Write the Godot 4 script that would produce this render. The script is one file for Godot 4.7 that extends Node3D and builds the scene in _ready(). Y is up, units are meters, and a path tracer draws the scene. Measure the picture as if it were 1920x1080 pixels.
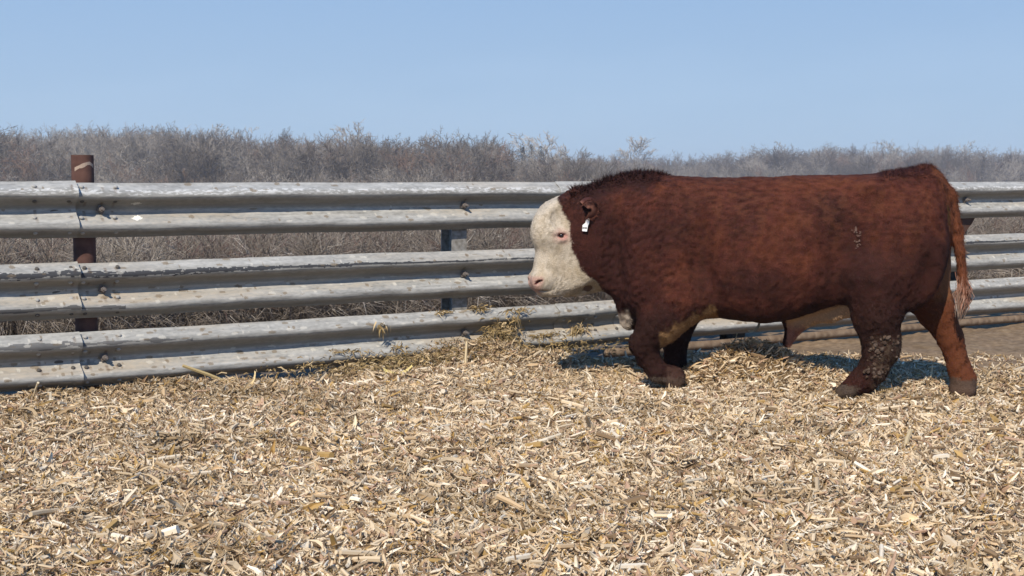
extends Node3D
# A bull walking past a three-row guardrail fence on chopped corn-stalk bedding, a bare spring wood behind.

var rng := RandomNumberGenerator.new()
var noise := FastNoiseLite.new()
var fine := FastNoiseLite.new()
var names := {}

const CAM_H := 1.25
const BULL_AT := Vector3(1.55, 0.0, -7.95)
const BULL_TURN := -0.27925


func _ready() -> void:
	rng.seed = 3046
	noise.seed = 11
	noise.frequency = 1.0
	noise.noise_type = FastNoiseLite.TYPE_SIMPLEX_SMOOTH
	noise.fractal_octaves = 3
	fine.seed = 5
	fine.frequency = 1.0
	fine.fractal_octaves = 2
	# camera
	var cam := Camera3D.new()
	cam.name = "camera"
	cam.position = Vector3(0, CAM_H, 0)
	cam.rotation.x = -atan(199.0 / 2500.0)
	cam.fov = rad_to_deg(2.0 * atan(540.0 / 2500.0))
	cam.near = 0.1
	cam.far = 4000.0
	add_child(cam)
	# sky and exposure
	var sky_material := ProceduralSkyMaterial.new()
	sky_material.sky_top_color = Color(0.30, 0.545, 0.83)
	sky_material.sky_horizon_color = Color(0.70, 0.80, 0.89)
	sky_material.sky_curve = 0.20
	sky_material.ground_bottom_color = Color(0.36, 0.32, 0.27)
	sky_material.ground_horizon_color = Color(0.5, 0.47, 0.43)
	sky_material.sun_angle_max = 8.0
	sky_material.sky_energy_multiplier = 0.93
	# faint high streaks of cirrus
	var wisp := Image.create(1024, 512, false, Image.FORMAT_RGB8)
	for j in 256:
		for i in 1024:
			var ang := TAU * i / 1024.0
			var q := Vector3(cos(ang) * 3.0, j * 0.075 + 0.5 * sin(ang * 3.0), sin(ang) * 3.0)
			var w := clampf(noise.get_noise_3dv(q) * 0.8 + 0.5 * noise.get_noise_3dv(q * 2.3) - 0.02, 0.0, 1.0)
			var g := 0.17 * sqrt(w)
			wisp.set_pixel(i, j, Color(g, g, g * 0.98))
	sky_material.sky_cover = ImageTexture.create_from_image(wisp)
	var env := Environment.new()
	env.background_mode = Environment.BG_SKY
	env.sky = Sky.new()
	env.sky.sky_material = sky_material
	env.tonemap_mode = Environment.TONE_MAPPER_LINEAR
	env.tonemap_exposure = 1.25
	env.fog_enabled = true
	env.fog_density = 0.0006
	env.fog_light_color = Color(0.84, 0.87, 0.92)
	env.sdfgi_enabled = true
	env.ssao_enabled = true
	env.ssil_enabled = true
	var world := WorldEnvironment.new()
	world.name = "world_environment"
	world.environment = env
	add_child(world)
	var sun := DirectionalLight3D.new()
	sun.name = "sun"
	sun.light_color = Color(1.0, 0.955, 0.88)
	sun.light_energy = 1.3
	sun.light_angular_distance = 0.5
	sun.shadow_enabled = true
	sun.look_at_from_position(Vector3.ZERO, Vector3(0.230, -0.669, -0.707), Vector3.UP)
	add_child(sun)
	# the place
	build_ground()
	build_wood()
	build_brush()
	build_fence()
	build_bedding()
	build_bull()
	build_loose_straw()


# ------------------------------------------------------------------ helpers
func numbered(called: String) -> String:
	var n: int = names.get(called, 0)
	names[called] = n + 1
	return called if n == 0 else "%s_%03d" % [called, n]


func thing(called: String, label: String, category: String, at := Vector3.ZERO, turn := 0.0, group := "") -> Node3D:
	var o := Node3D.new()
	o.name = numbered(called)
	add_child(o)
	o.position = at
	o.rotation.y = turn
	tag(o, label, category, group)
	return o


func tag(o: Node3D, label: String, category: String, group := "", kind := "") -> void:
	if label:
		o.set_meta("label", label)
	if category:
		o.set_meta("category", category)
	if group:
		o.set_meta("group", group)
	if kind:
		o.set_meta("kind", kind)


func part(called: String, mesh: Mesh, material: Material, parent: Node, at := Vector3.ZERO) -> MeshInstance3D:
	var o := MeshInstance3D.new()
	o.name = numbered(called) if parent == self else called
	o.mesh = mesh
	o.material_override = material
	o.position = at
	parent.add_child(o, true)
	return o


func matte(c: Color, rough := 0.9, vertex := false) -> StandardMaterial3D:
	var m := StandardMaterial3D.new()
	m.albedo_color = c.linear_to_srgb()
	m.roughness = rough
	m.metallic_specular = 0.3
	m.vertex_color_use_as_albedo = vertex
	m.cull_mode = BaseMaterial3D.CULL_DISABLED
	return m


func mesh_of(v: PackedVector3Array, idx := PackedInt32Array(), col := PackedColorArray(), nor := PackedVector3Array(), uv := PackedVector2Array()) -> ArrayMesh:
	var a := []
	a.resize(Mesh.ARRAY_MAX)
	a[Mesh.ARRAY_VERTEX] = v
	if idx.size():
		a[Mesh.ARRAY_INDEX] = idx
	if col.size():
		a[Mesh.ARRAY_COLOR] = col
	if nor.size():
		a[Mesh.ARRAY_NORMAL] = nor
	if uv.size():
		a[Mesh.ARRAY_TEX_UV] = uv
	var m := ArrayMesh.new()
	m.add_surface_from_arrays(Mesh.PRIMITIVE_TRIANGLES, a)
	return m


func normals_for(v: PackedVector3Array, idx: PackedInt32Array) -> PackedVector3Array:
	var n := PackedVector3Array()
	n.resize(v.size())
	for i in range(0, idx.size(), 3):
		var a := v[idx[i]]
		var f := (v[idx[i + 2]] - a).cross(v[idx[i + 1]] - a)
		n[idx[i]] += f
		n[idx[i + 1]] += f
		n[idx[i + 2]] += f
	for i in n.size():
		n[i] = n[i].normalized()
	return n


func instances(called: String, mesh: Mesh, material: Material, where: Array, colors: PackedColorArray, parent: Node) -> MultiMeshInstance3D:
	var mm := MultiMesh.new()
	mm.transform_format = MultiMesh.TRANSFORM_3D
	mm.use_colors = true
	mm.mesh = mesh
	mm.instance_count = where.size()
	for i in where.size():
		mm.set_instance_transform(i, where[i])
		mm.set_instance_color(i, colors[i])
	var o := MultiMeshInstance3D.new()
	o.name = called
	o.multimesh = mm
	o.material_override = material
	o.set_meta("kind", "stuff")
	parent.add_child(o, true)
	return o


func table(xs: Array, ys: Array, x: float) -> float:
	var n := xs.size()
	if x <= xs[0]:
		return ys[0]
	for i in range(1, n):
		if x <= xs[i]:
			var t: float = (x - xs[i - 1]) / (xs[i] - xs[i - 1])
			return lerpf(ys[i - 1], ys[i], t)
	return ys[n - 1]


func tube(v: PackedVector3Array, idx: PackedInt32Array, pts: Array, rad: Array, sides: int, capped := true) -> void:
	var first := v.size()
	var n := pts.size()
	var up := Vector3.UP
	for i in n:
		var d: Vector3 = (pts[mini(i + 1, n - 1)] - pts[maxi(i - 1, 0)]).normalized()
		if absf(d.dot(up)) > 0.95:
			up = Vector3(0.9, 0.1, 0.3).normalized()
		var s := d.cross(up).normalized()
		var t := s.cross(d)
		for k in sides:
			var a := TAU * k / sides
			v.append(pts[i] + (s * cos(a) + t * sin(a)) * rad[i])
	for i in n - 1:
		for k in sides:
			var a := first + i * sides + k
			var b := first + i * sides + (k + 1) % sides
			idx.append_array([a, a + sides, b, b, a + sides, b + sides])
	if capped:
		for e in 2:
			var c := v.size()
			v.append(pts[0] if e == 0 else pts[n - 1])
			var r := first + (0 if e == 0 else (n - 1) * sides)
			for k in sides:
				var a := r + k
				var b := r + (k + 1) % sides
				idx.append_array([c, a, b] if e == 0 else [c, b, a])


func noise_texture(freq: float, lo: Color, hi: Color, size := 512, octaves := 4, seed_ := 1) -> NoiseTexture2D:
	var n := FastNoiseLite.new()
	n.seed = seed_
	n.frequency = freq
	n.fractal_octaves = octaves
	var t := NoiseTexture2D.new()
	t.width = size
	t.height = size
	t.seamless = true
	t.noise = n
	var g := Gradient.new()
	g.set_color(0, lo)
	g.set_color(1, hi)
	t.color_ramp = g
	return t


# ------------------------------------------------------------------ ground
const BED_X := [-6.0, -3.2, -2.3, -1.8, -1.4, -1.15, -0.87, -0.6, 0.15, 0.45, 0.7, 0.96, 1.3, 1.7, 1.94, 2.05, 2.3, 2.6, 2.75, 3.2, 4.5, 8.0]
const BED_Z := [6.6, 7.6, 8.0, 8.2, 8.3, 8.5, 9.05, 9.25, 9.2, 9.1, 9.0, 9.0, 9.4, 9.6, 9.3, 8.7, 8.5, 8.5, 8.35, 8.5, 8.6, 8.6]


func beyond_fence(x: float, z: float) -> float:
	return -(z + 7.71) * 0.847 - (x + 2.47) * 0.531


func bed_edge(x: float) -> float:
	return table(BED_X, BED_Z, x) + 0.12 * noise.get_noise_2d(x * 2.3, 7.0)


func bedding(x: float, z: float) -> float:
	# 1 well inside the straw, 0 outside
	return smoothstep(-0.12, 0.25, bed_edge(x) + z)


func hump(x: float, z: float, cx: float, cz: float, rx: float, rz: float) -> float:
	return exp(-pow((x - cx) / rx, 2.0) - pow((z - cz) / rz, 2.0))


func ridge_near(a: float) -> float:
	return table([-0.5, -0.384, -0.25, -0.16, -0.1, -0.03, 0.0, 0.02, 0.045, 0.09, 0.5], [1.9, 1.5, 0.9, -1.2, -1.6, -2.4, -4.2, -5.4, -7.4, -8.0, -8.5], a) - 3.0


func ridge_far(a: float) -> float:
	return table([-0.5, 0.0, 0.06, 0.1, 0.16, 0.2, 0.28, 0.33, 0.38, 0.5], [-1.5, -1.5, -1.2, -0.4, -0.8, 1.2, 1.8, 1.4, 0.2, 0.0], a) - 2.4


func ground_y(x: float, z: float) -> float:
	var far := beyond_fence(x, z)
	var y := 0.0
	if far < 3.0:
		var b := bedding(x, z)
		y = 0.028 * noise.get_noise_2d(x * 1.7, z * 1.7) + 0.012 * noise.get_noise_2d(x * 6.0, z * 6.0)
		y += b * (0.012 + 0.04 * maxf(0.0, noise.get_noise_2d(x * 0.9 + 9.0, z * 0.9)))
		y += 0.15 * hump(x, z, -0.45, -9.0, 0.72, 0.28) + 0.03 * hump(x, z, -2.0, -7.85, 0.5, 0.25)
		y += 0.25 * hump(x, z, 1.46, -8.10, 0.36, 0.17) + 0.08 * hump(x, z, 1.2, -8.7, 0.4, 0.3)
		y -= 0.055 * hump(x, z, 2.68, -7.66, 0.20, 0.22) + 0.03 * hump(x, z, 1.95, -7.5, 0.18, 0.16) + 0.035 * hump(x, z, 0.95, -7.95, 0.22, 0.18)
		y -= 0.05 * hump(x, z, 0.55, -8.4, 0.4, 0.3)
		y -= 0.05 * smoothstep(-0.9, -0.1, far) * (1.0 - b)
		y += 0.02 * (1.0 - b) * noise.get_noise_2d(x * 5.0, z * 5.0)
		return y
	var dist := -z
	var a := x / maxf(dist, 1.0)
	var s1 := smoothstep(2.0, 90.0, far)
	y = -0.05 - 9.0 * s1 + 0.35 * minf(1.0, (far - 3.0) / 8.0) * noise.get_noise_2d(x * 0.08, z * 0.08)
	if dist > 110.0:
		var near_hill := lerpf(-9.0, ridge_near(a), smoothstep(110.0, 300.0, dist)) 
		var far_hill := lerpf(-12.0, ridge_far(a), smoothstep(250.0, 430.0, dist))
		if dist > 300.0:
			near_hill = lerpf(ridge_near(a), -12.0, smoothstep(310.0, 520.0, dist))
		y = lerpf(y, maxf(near_hill, far_hill), smoothstep(110.0, 130.0, dist))
	return y


func steps(from: float, to: float, step: float, grow: float, out: Array) -> void:
	var x := from
	while x < to:
		out.append(x)
		x += step
		step *= grow
	out.append(to)


func build_ground() -> void:
	var xs := []
	var right := []
	steps(6.0, 900.0, 0.12, 1.12, right)
	var left := []
	steps(4.5, 900.0, 0.12, 1.12, left)
	for i in range(left.size() - 1, -1, -1):
		xs.append(-left[i])
	var x := -4.42
	while x < 5.99:
		xs.append(x)
		x += 0.08
	xs.append_array(right)
	var zs := []
	var back := []
	steps(14.0, 1500.0, 0.1, 1.06, back)
	zs.append_array([60.0, 30.0, 12.0, 5.0, 1.0, -0.5, -1.5, -2.5, -3.2])
	var z := 3.4
	while z < 13.99:
		zs.append(-z)
		z += 0.08
	for d in back:
		zs.append(-d)
	var v := PackedVector3Array()
	var idx := PackedInt32Array()
	var col := PackedColorArray()
	var nx := xs.size()
	for j in zs.size():
		for i in nx:
			var px: float = xs[i]
			var pz: float = zs[j]
			v.append(Vector3(px, ground_y(px, pz), pz))
			var far := beyond_fence(px, pz)
			var n1 := 0.5 + 0.5 * noise.get_noise_2d(px * 1.3, pz * 1.3)
			var c := Color(0.22, 0.152, 0.092).lerp(Color(0.36, 0.262, 0.168), n1)
			if far < 3.0:
				c = c.lerp(Color(0.20, 0.14, 0.075).lerp(Color(0.27, 0.19, 0.10), n1), bedding(px, pz))
				if bedding(px, pz) < 0.5 and px < 2.0:
					c = c.lerp(Color(0.15, 0.13, 0.115), 0.7)
			else:
				c = c.lerp(Color(0.23, 0.19, 0.155).lerp(Color(0.18, 0.15, 0.125), n1), smoothstep(3.0, 8.0, far))
			col.append(c)
	for j in zs.size() - 1:
		for i in nx - 1:
			var a := j * nx + i
			idx.append_array([a, a + nx, a + 1, a + 1, a + nx, a + nx + 1])
	var nor := normals_for(v, idx)
	for i in nor.size():
		if nor[i].y < 0.0:
			nor[i] = -nor[i]
	var m := matte(Color(1, 1, 1), 0.95, true)
	m.albedo_texture = noise_texture(0.02, Color(0.72, 0.70, 0.68), Color(1, 1, 1), 512, 5, 3)
	m.uv1_triplanar = true
	m.uv1_world_triplanar = true
	m.uv1_scale = Vector3(1.3, 1.3, 1.3)
	m.heightmap_enabled = true
	m.heightmap_texture = m.albedo_texture
	m.heightmap_scale = 2.0
	var g := part("ground", mesh_of(v, idx, col, nor), m, self)
	tag(g, "brown dirt of the paddock running under the fence to the wooded hills", "ground", "", "structure")


# ------------------------------------------------------------------ trees
func branch(v: PackedVector3Array, idx: PackedInt32Array, from: Vector3, dir: Vector3, length: float, r: float, level: int, spec: Dictionary) -> void:
	var last: int = spec.levels
	if level == last:
		# a twig: one thin blade
		var side := dir.cross(Vector3(rng.randf() - 0.5, rng.randf() - 0.5, rng.randf() - 0.5)).normalized() * r
		var b := v.size()
		var tip := from + dir * length + Vector3(0, length * 0.08, 0)
		v.append_array([from - side, from + side, tip])
		idx.append_array([b, b + 1, b + 2])
		return
	var n := 4 if level == 0 else 3
	var pts := [from]
	var rad := [r]
	var p := from
	var d := dir
	for i in n:
		d = (d + Vector3(rng.randfn(0, 1), rng.randfn(0, 0.6) + spec.lift * (1 if level > 0 else 0), rng.randfn(0, 1)) * spec.wander).normalized()
		p += d * length / n
		pts.append(p)
		rad.append(lerpf(r, r * spec.taper, (i + 1.0) / n))
	tube(v, idx, pts, rad, 6 if level == 0 else 3, false)
	var kids: int = spec.kids[level]
	for k in kids:
		var t := lerpf(spec.bare if level == 0 else 0.2, 1.0, (k + rng.randf()) / kids)
		var f := t * n
		var i := mini(int(f), n - 1)
		var at: Vector3 = pts[i].lerp(pts[i + 1], f - i)
		var along: Vector3 = (pts[i + 1] - pts[i]).normalized()
		var out := along.cross(Vector3(rng.randfn(0, 1), rng.randfn(0, 1), rng.randfn(0, 1))).normalized()
		var angle: float = spec.spread * rng.randf_range(0.6, 1.25)
		var nd := (along * cos(angle) + out * sin(angle)).normalized()
		var nl: float = length * spec.ratio[level] * rng.randf_range(0.6, 1.15) * (1.15 - 0.4 * t if level == 0 else 1.0)
		var nr: float = maxf(lerpf(rad[i], rad[i + 1], f - i) * 0.6, spec.least)
		branch(v, idx, at, nd, nl, nr, level + 1, spec)


func bare_tree(height: float, spec: Dictionary) -> ArrayMesh:
	var v := PackedVector3Array()
	var idx := PackedInt32Array()
	branch(v, idx, Vector3(0, -0.3, 0), Vector3.UP, height * spec.trunk, height * spec.girth, 0, spec)
	var top := 0.0
	for q in v:
		top = maxf(top, q.y)
	for i in v.size():
		v[i] *= height / top
	return mesh_of(v, idx)


func conifer(height: float) -> ArrayMesh:
	var v := PackedVector3Array()
	var idx := PackedInt32Array()
	for k in 2600:
		var t := pow(rng.randf(), 0.8)
		var y := height * lerpf(0.12, 1.0, t)
		var a := rng.randf() * TAU
		var reach := pow(1.0 - t, 0.6) * height * 0.20 * (0.75 + 0.5 * noise.get_noise_2d(a * 1.3, y * 0.8)) + 0.12
		var d := Vector3(cos(a), -0.15, sin(a))
		var q := Vector3(0, y, 0) + d * reach * sqrt(rng.randf())
		var s := d.cross(Vector3.UP).normalized() * 0.10
		var b := v.size()
		v.append_array([q - s, q + s, q + d * 0.42 + Vector3(0, rng.randf_range(-0.1, 0.2), 0)])
		idx.append_array([b, b + 1, b + 2])
	return mesh_of(v, idx)


func build_wood() -> void:
	var bark := matte(Color(1, 1, 1), 0.95, true)
	var woods := []
	var round_crown := {"levels": 4, "kids": [10, 7, 6, 6], "ratio": [0.60, 0.52, 0.48, 0.5], "spread": 0.8, "wander": 0.16, "lift": 0.25, "taper": 0.35, "bare": 0.40, "least": 0.017, "trunk": 0.72, "girth": 0.015}
	var tall_crown := {"levels": 4, "kids": [12, 7, 6, 5], "ratio": [0.46, 0.55, 0.5, 0.6], "spread": 0.65, "wander": 0.12, "lift": 0.4, "taper": 0.3, "bare": 0.45, "least": 0.017, "trunk": 0.85, "girth": 0.014}
	var shrub := {"levels": 3, "kids": [12, 9, 9], "ratio": [0.8, 0.55, 0.6], "spread": 0.6, "wander": 0.18, "lift": 0.35, "taper": 0.4, "bare": 0.05, "least": 0.02, "trunk": 0.6, "girth": 0.012}
	for k in 4:
		woods.append(bare_tree(11.0, round_crown))
	for k in 3:
		woods.append(bare_tree(11.0, tall_crown))
	for k in 2:
		woods.append(bare_tree(6.0, shrub))
	# open crowns with stouter twigs for the trees that stand alone
	var lone := []
	for spec in [round_crown, tall_crown]:
		var stout: Dictionary = spec.duplicate()
		stout.least = 0.034
		stout.bare = 0.4
		stout.kids = [9, 6, 5, 5]
		for k in 2:
			lone.append(bare_tree(11.0, stout))
	# the closed wood on both hillsides
	var forest := Node3D.new()
	forest.name = "forest"
	add_child(forest)
	tag(forest, "grey-brown leafless wood covering the hillsides behind the fence", "forest", "", "stuff")
	var where := []
	var tint := []
	for k in woods.size():
		where.append([])
		tint.append(PackedColorArray())
	for k in 3000:
		var hill := k % 5
		var near_hill := hill < 3
		var d := rng.randf_range(135.0, 312.0) if near_hill else rng.randf_range(330.0, 455.0)
		var a := rng.randf_range(-0.54, 0.075)
		if not near_hill:
			a = rng.randf_range(-0.02, 0.54)
		if near_hill and a > 0.04 and d > 260.0:
			continue
		var x := a * d
		var kind := rng.randi() % 9
		var y := ground_y(x, -d)
		var s := rng.randf_range(1.02, 1.44) + 0.22 * noise.get_noise_2d(x * 0.05, 77.0)
		if kind < 7 and d < 180.0:
			s *= 0.75
		elif not near_hill:
			s *= 0.90
		var clump := noise.get_noise_2d(x * 0.03, d * 0.03)
		var c := Color(0.105, 0.086, 0.070).lerp(Color(0.34, 0.30, 0.255), clampf(0.38 + clump * 1.2 + rng.randf_range(-0.5, 0.5), 0.0, 1.0))
		if rng.randf() < 0.05:
			c = Color(0.22, 0.145, 0.105)
		if kind >= 7 and rng.randf() < 0.3:
			c = Color(0.42, 0.38, 0.33)
		where[kind].append(Transform3D(Basis(Vector3.UP, rng.randf() * TAU).scaled(Vector3(s * 1.1, s, s * 1.1)), Vector3(x, y, -d)))
		tint[kind].append(c)
	for k in 230:
		var near_row := k < 120
		var d := rng.randf_range(300.0, 316.0) if near_row else rng.randf_range(405.0, 440.0)
		var a := lerpf(-0.54, 0.012, k / 120.0) if near_row else lerpf(0.03, 0.54, (k - 120) / 110.0)
		var x := (a + rng.randf_range(-0.003, 0.003)) * d
		var s := (1.0 if near_row else 0.95) * (rng.randf_range(1.05, 1.42) + 0.3 * noise.get_noise_1d(a * 40.0))
		where[k % 7].append(Transform3D(Basis(Vector3.UP, rng.randf() * TAU).scaled(Vector3(s * 1.25, s, s * 1.25)), Vector3(x, ground_y(x, -d), -d)))
		tint[k % 7].append(Color(0.17, 0.145, 0.125).lerp(Color(0.36, 0.33, 0.29), rng.randf() * rng.randf()))
	for k in woods.size():
		instances("bare_trees" if k < 7 else "bare_shrubs", woods[k], bark, where[k], tint[k], forest)
	# trees that stand out against the sky: [a = x / distance, distance, top angle, kind, pale, label]
	var singles := [
		[-0.356, 305.0, 0.0428, 0, 0.2, "dark round bare tree on the skyline, leftmost of the crowns near the rusty post"],
		[-0.318, 308.0, 0.0410, 1, 0.3, "dark bare tree crown on the skyline directly above the rusty pipe post"],
		[-0.236, 315.0, 0.0404, 4, 0.7, "pale thin-topped bare tree rising over the dark wood, first right of the rusty post"],
		[-0.220, 313.0, 0.0412, 5, 0.7, "slim pale bare tree with a ragged top, second right of the rusty post"],
		[-0.190, 315.0, 0.0394, 2, 0.9, "whitish low spreading bare tree between the ragged slim tree and the tall pair"],
		[-0.124, 306.0, 0.0440, 3, 0.6, "tall spreading bare tree, left one of the tallest pair on the skyline"],
		[-0.106, 304.0, 0.0452, 4, 0.6, "tallest bare tree on the skyline, right one of the tall pair"],
		[-0.072, 308.0, 0.0340, 0, 0.2, "dark dense bare tree just right of the tallest pair"],
		[-0.040, 310.0, 0.0346, 6, 0.6, "pale bare tree with upright limbs in the row right of the tallest pair"],
		[-0.028, 309.0, 0.0340, 1, 0.4, "grey bare tree closing the raised row of the near wood"],
		[0.000, 320.0, 0.0335, 5, 0.9, "pale slender bare tree just left of the dark evergreens"],
		[0.022, 320.0, 0.0372, 3, 0.9, "large whitish bare tree at the end of the near wood, beside the evergreens"],
		[0.088, 400.0, 0.0318, 2, 0.8, "broad pale bare tree alone above the bull's neck on the far ridge"],
		[0.178, 430.0, 0.0262, 0, 0.5, "small dark bare tree above the front of the bull's back"],
		[0.204, 425.0, 0.0296, 1, 0.5, "bushy bare tree above the middle of the bull's back"],
		[0.232, 430.0, 0.0262, 6, 0.5, "grey bare tree right of the bushy one above the bull's back"],
		[0.296, 420.0, 0.0294, 3, 0.7, "tall pale bare tree on the far ridge above the bull's hip"],
		[0.322, 425.0, 0.0262, 4, 0.6, "narrow bare tree above the root of the bull's tail"],
		[0.342, 415.0, 0.0282, 5, 0.7, "ragged bare tree right of the bull's tail on the far ridge"],
		[0.377, 425.0, 0.0220, 2, 0.5, "low bare tree on the far ridge at the end of the skyline over the fence"],
	]
	for s in singles:
		var d: float = s[1]
		var x: float = s[0] * d
		var y := ground_y(x, -d)
		var h: float = CAM_H + (s[2] + 0.0012 + (0.002 if s[4] > 0.55 else 0.0)) * d - y
		var t := thing("bare_tree", s[5], "tree", Vector3(x, y, -d), rng.randf() * TAU, "bare trees on the skyline")
		var scale_ := h / 11.0
		var c: Color = Color(0.15, 0.128, 0.11).lerp(Color(0.46, 0.425, 0.38), s[4])
		var m := matte(c, 0.95)
		var crown := part("crown", lone[s[3] % 4] if s[4] > 0.45 else woods[s[3]], m, t)
		crown.scale = Vector3(scale_ * 1.35, scale_, scale_ * 1.35)
		var tv := PackedVector3Array()
		var ti := PackedInt32Array()
		tube(tv, ti, [Vector3(0, -0.5, 0), Vector3(0, h * 0.2, 0), Vector3(0.03 * h, h * 0.4, 0.02 * h)], [0.024 * h, 0.019 * h, 0.008 * h], 7)
		part("trunk", mesh_of(tv, ti), m, t)
	var green := [
		[0.0080, 303.0, 0.0262, "dark narrow evergreen, leftmost of the three on the near ridge"],
		[0.0145, 302.0, 0.0276, "dark pointed evergreen, middle one of the three on the near ridge"],
		[0.0215, 303.0, 0.0266, "dark rounded evergreen against the large whitish bare tree"],
	]
	for s in green:
		var d: float = s[1]
		var x: float = s[0] * d
		var y := ground_y(x, -d)
		var h: float = CAM_H + s[2] * d - y
		var t := thing("evergreen_tree", s[3], "tree", Vector3(x, y, -d), rng.randf() * TAU, "evergreens on the near ridge")
		part("crown", conifer(h), matte(Color(0.035, 0.05, 0.03), 0.9), t)
		var tv := PackedVector3Array()
		var ti := PackedInt32Array()
		tube(tv, ti, [Vector3(0, -0.5, 0), Vector3(0, h * 0.5, 0), Vector3(0, h * 0.95, 0)], [0.2, 0.12, 0.02], 6)
		part("trunk", mesh_of(tv, ti), matte(Color(0.09, 0.07, 0.055)), t)


# ------------------------------------------------------------------ brush behind the fence
func weed_clump(stems: int, height: float, spread: float, lean: float, twigs: int) -> ArrayMesh:
	var v := PackedVector3Array()
	var idx := PackedInt32Array()
	for k in stems:
		var p := Vector3(rng.randfn(0, spread), -0.05, rng.randfn(0, spread))
		var d := Vector3(rng.randfn(0, lean), 1, rng.randfn(0, lean)).normalized()
		var h := height * rng.randf_range(0.5, 1.1)
		var w := rng.randf_range(0.0025, 0.006)
		var a := rng.randf() * PI
		var s := Vector3(cos(a), 0, sin(a)) * w
		var mid := p + d * h * 0.55
		var tip := p + d * h + Vector3(rng.randfn(0, 0.12), 0, rng.randfn(0, 0.12)) * h
		var b := v.size()
		v.append_array([p - s, p + s, mid - s * 0.7, mid + s * 0.7, tip])
		idx.append_array([b, b + 1, b + 2, b + 1, b + 3, b + 2, b + 2, b + 3, b + 4])
		for j in twigs:
			var q := p.lerp(mid, rng.randf_range(0.3, 1.0)) if rng.randf() < 0.4 else mid.lerp(tip, rng.randf())
			var td := (d * 0.7 + Vector3(rng.randfn(0, 0.7), rng.randf_range(0.0, 0.7), rng.randfn(0, 0.7))).normalized()
			var ts := td.cross(Vector3(rng.randf(), rng.randf(), rng.randf())).normalized() * w * 0.5
			b = v.size()
			v.append_array([q - ts, q + ts, q + td * h * rng.randf_range(0.12, 0.32)])
			idx.append_array([b, b + 1, b + 2])
	return mesh_of(v, idx)


func build_brush() -> void:
	var m := matte(Color(1, 1, 1), 0.95, true)
	var brush := Node3D.new()
	brush.name = "dry_brush"
	add_child(brush)
	tag(brush, "dry grey-brown weeds and saplings on the slope seen between the rails", "brush", "", "stuff")
	var twiggy := {"levels": 3, "kids": [11, 8, 8], "ratio": [0.85, 0.6, 0.6], "spread": 0.75, "wander": 0.25, "lift": 0.25, "taper": 0.5, "bare": 0.02, "least": 0.0022, "trunk": 0.7, "girth": 0.008}
	var kinds := [bare_tree(0.9, twiggy), weed_clump(26, 1.0, 0.3, 0.5, 7), weed_clump(9, 1.9, 0.25, 0.2, 16), weed_clump(44, 0.42, 0.28, 0.8, 2)]
	var where := [[], [], [], []]
	var tint := [PackedColorArray(), PackedColorArray(), PackedColorArray(), PackedColorArray()]
	for k in 46000:
		var d := 11.0 + 125.0 * pow(rng.randf(), 1.7)
		var x := rng.randf_range(-0.54, 0.54) * d
		var far := beyond_fence(x, -d)
		if far < 3.4:
			continue
		var r := rng.randf()
		var kind := 0 if r < 0.4 else 1 if r < 0.68 else 2 if r < 0.80 else 3
		if far < 7.0 and kind > 0:
			kind = 3
		var patchy := noise.get_noise_2d(x * 0.15 + 40.0, d * 0.1)
		var c := Color(0.165, 0.138, 0.115).lerp(Color(0.26, 0.222, 0.185), clampf(0.5 + patchy + rng.randf_range(-0.35, 0.35), 0, 1))
		if rng.randf() < 0.12:
			c = Color(0.15, 0.10, 0.085)
		elif rng.randf() < 0.12:
			c = Color(0.36, 0.32, 0.275)
		var s := rng.randf_range(0.7, 1.25)
		var gy := ground_y(x, -d)
		if d < 100.0:
			s = minf(s, (1.0 - gy) / [0.9, 1.35, 2.5, 0.55][kind])
		where[kind].append(Transform3D(Basis(Vector3.UP, rng.randf() * TAU).scaled(Vector3(s, s, s)), Vector3(x, gy, -d)))
		tint[kind].append(c)
	for k in 4:
		instances(["weeds", "tall_weeds", "saplings", "dead_grass"][k], kinds[k], m, where[k], tint[k], brush)
	# single plants that show between the rails: [x, z, label, reddish, count]
	var canes := [
		[-2.62, -12.6, "dark reddish arching bramble behind the lower gap, just right of the rusty post"],
		[-2.25, -12.7, "dark forked bramble behind the lower gap, second from the rusty post"],
		[-1.9, -12.9, "long arching bramble cane behind the lower gap, farthest from the rusty post"],
	]
	for c in canes:
		var t := thing("bramble", c[2], "bramble", Vector3(c[0], ground_y(c[0], c[1]), c[1]), 0.0, "brambles behind the fence")
		for k in 5:
			var v := PackedVector3Array()
			var idx := PackedInt32Array()
			var a := rng.randf_range(-0.6, 0.6) + (0.0 if k % 2 else PI)
			var l := rng.randf_range(0.4, 0.85)
			var pts := []
			var rad := []
			for i in 7:
				var f := i / 6.0
				pts.append(Vector3(cos(a) * l * f * 0.8 + rng.randfn(0, 0.012), l * (1.0 * f - 0.55 * f * f) - 0.03, sin(a) * l * f * 0.4))
				rad.append(lerpf(0.010, 0.004, f))
			tube(v, idx, pts, rad, 4)
			for j in 4:
				var q: Vector3 = pts[2 + j]
				tube(v, idx, [q, q + Vector3(rng.randfn(0, 0.06), rng.randf_range(0.04, 0.16), rng.randfn(0, 0.05))], [0.005, 0.002], 3)
			part("cane", mesh_of(v, idx), matte(Color(0.085, 0.045, 0.04)), t)
	var pale := [
		[-1.75, -24.5, "pale clump of bare saplings behind the upper gap, left of the galvanised post"],
		[-2.2, -24.8, "pale upright sapling clump behind the upper gap, farther left of the galvanised post"],
		[-1.35, -25.2, "pale fan of saplings behind the upper gap, next to the galvanised post"],
	]
	for c in pale:
		var t := thing("sapling_clump", c[2], "sapling", Vector3(c[0], ground_y(c[0], c[1]), c[1]), 0.0, "pale saplings behind the fence")
		part("stems", weed_clump(14, 1.7, 0.13, 0.16, 7), matte(Color(0.50, 0.45, 0.39)), t)


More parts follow.
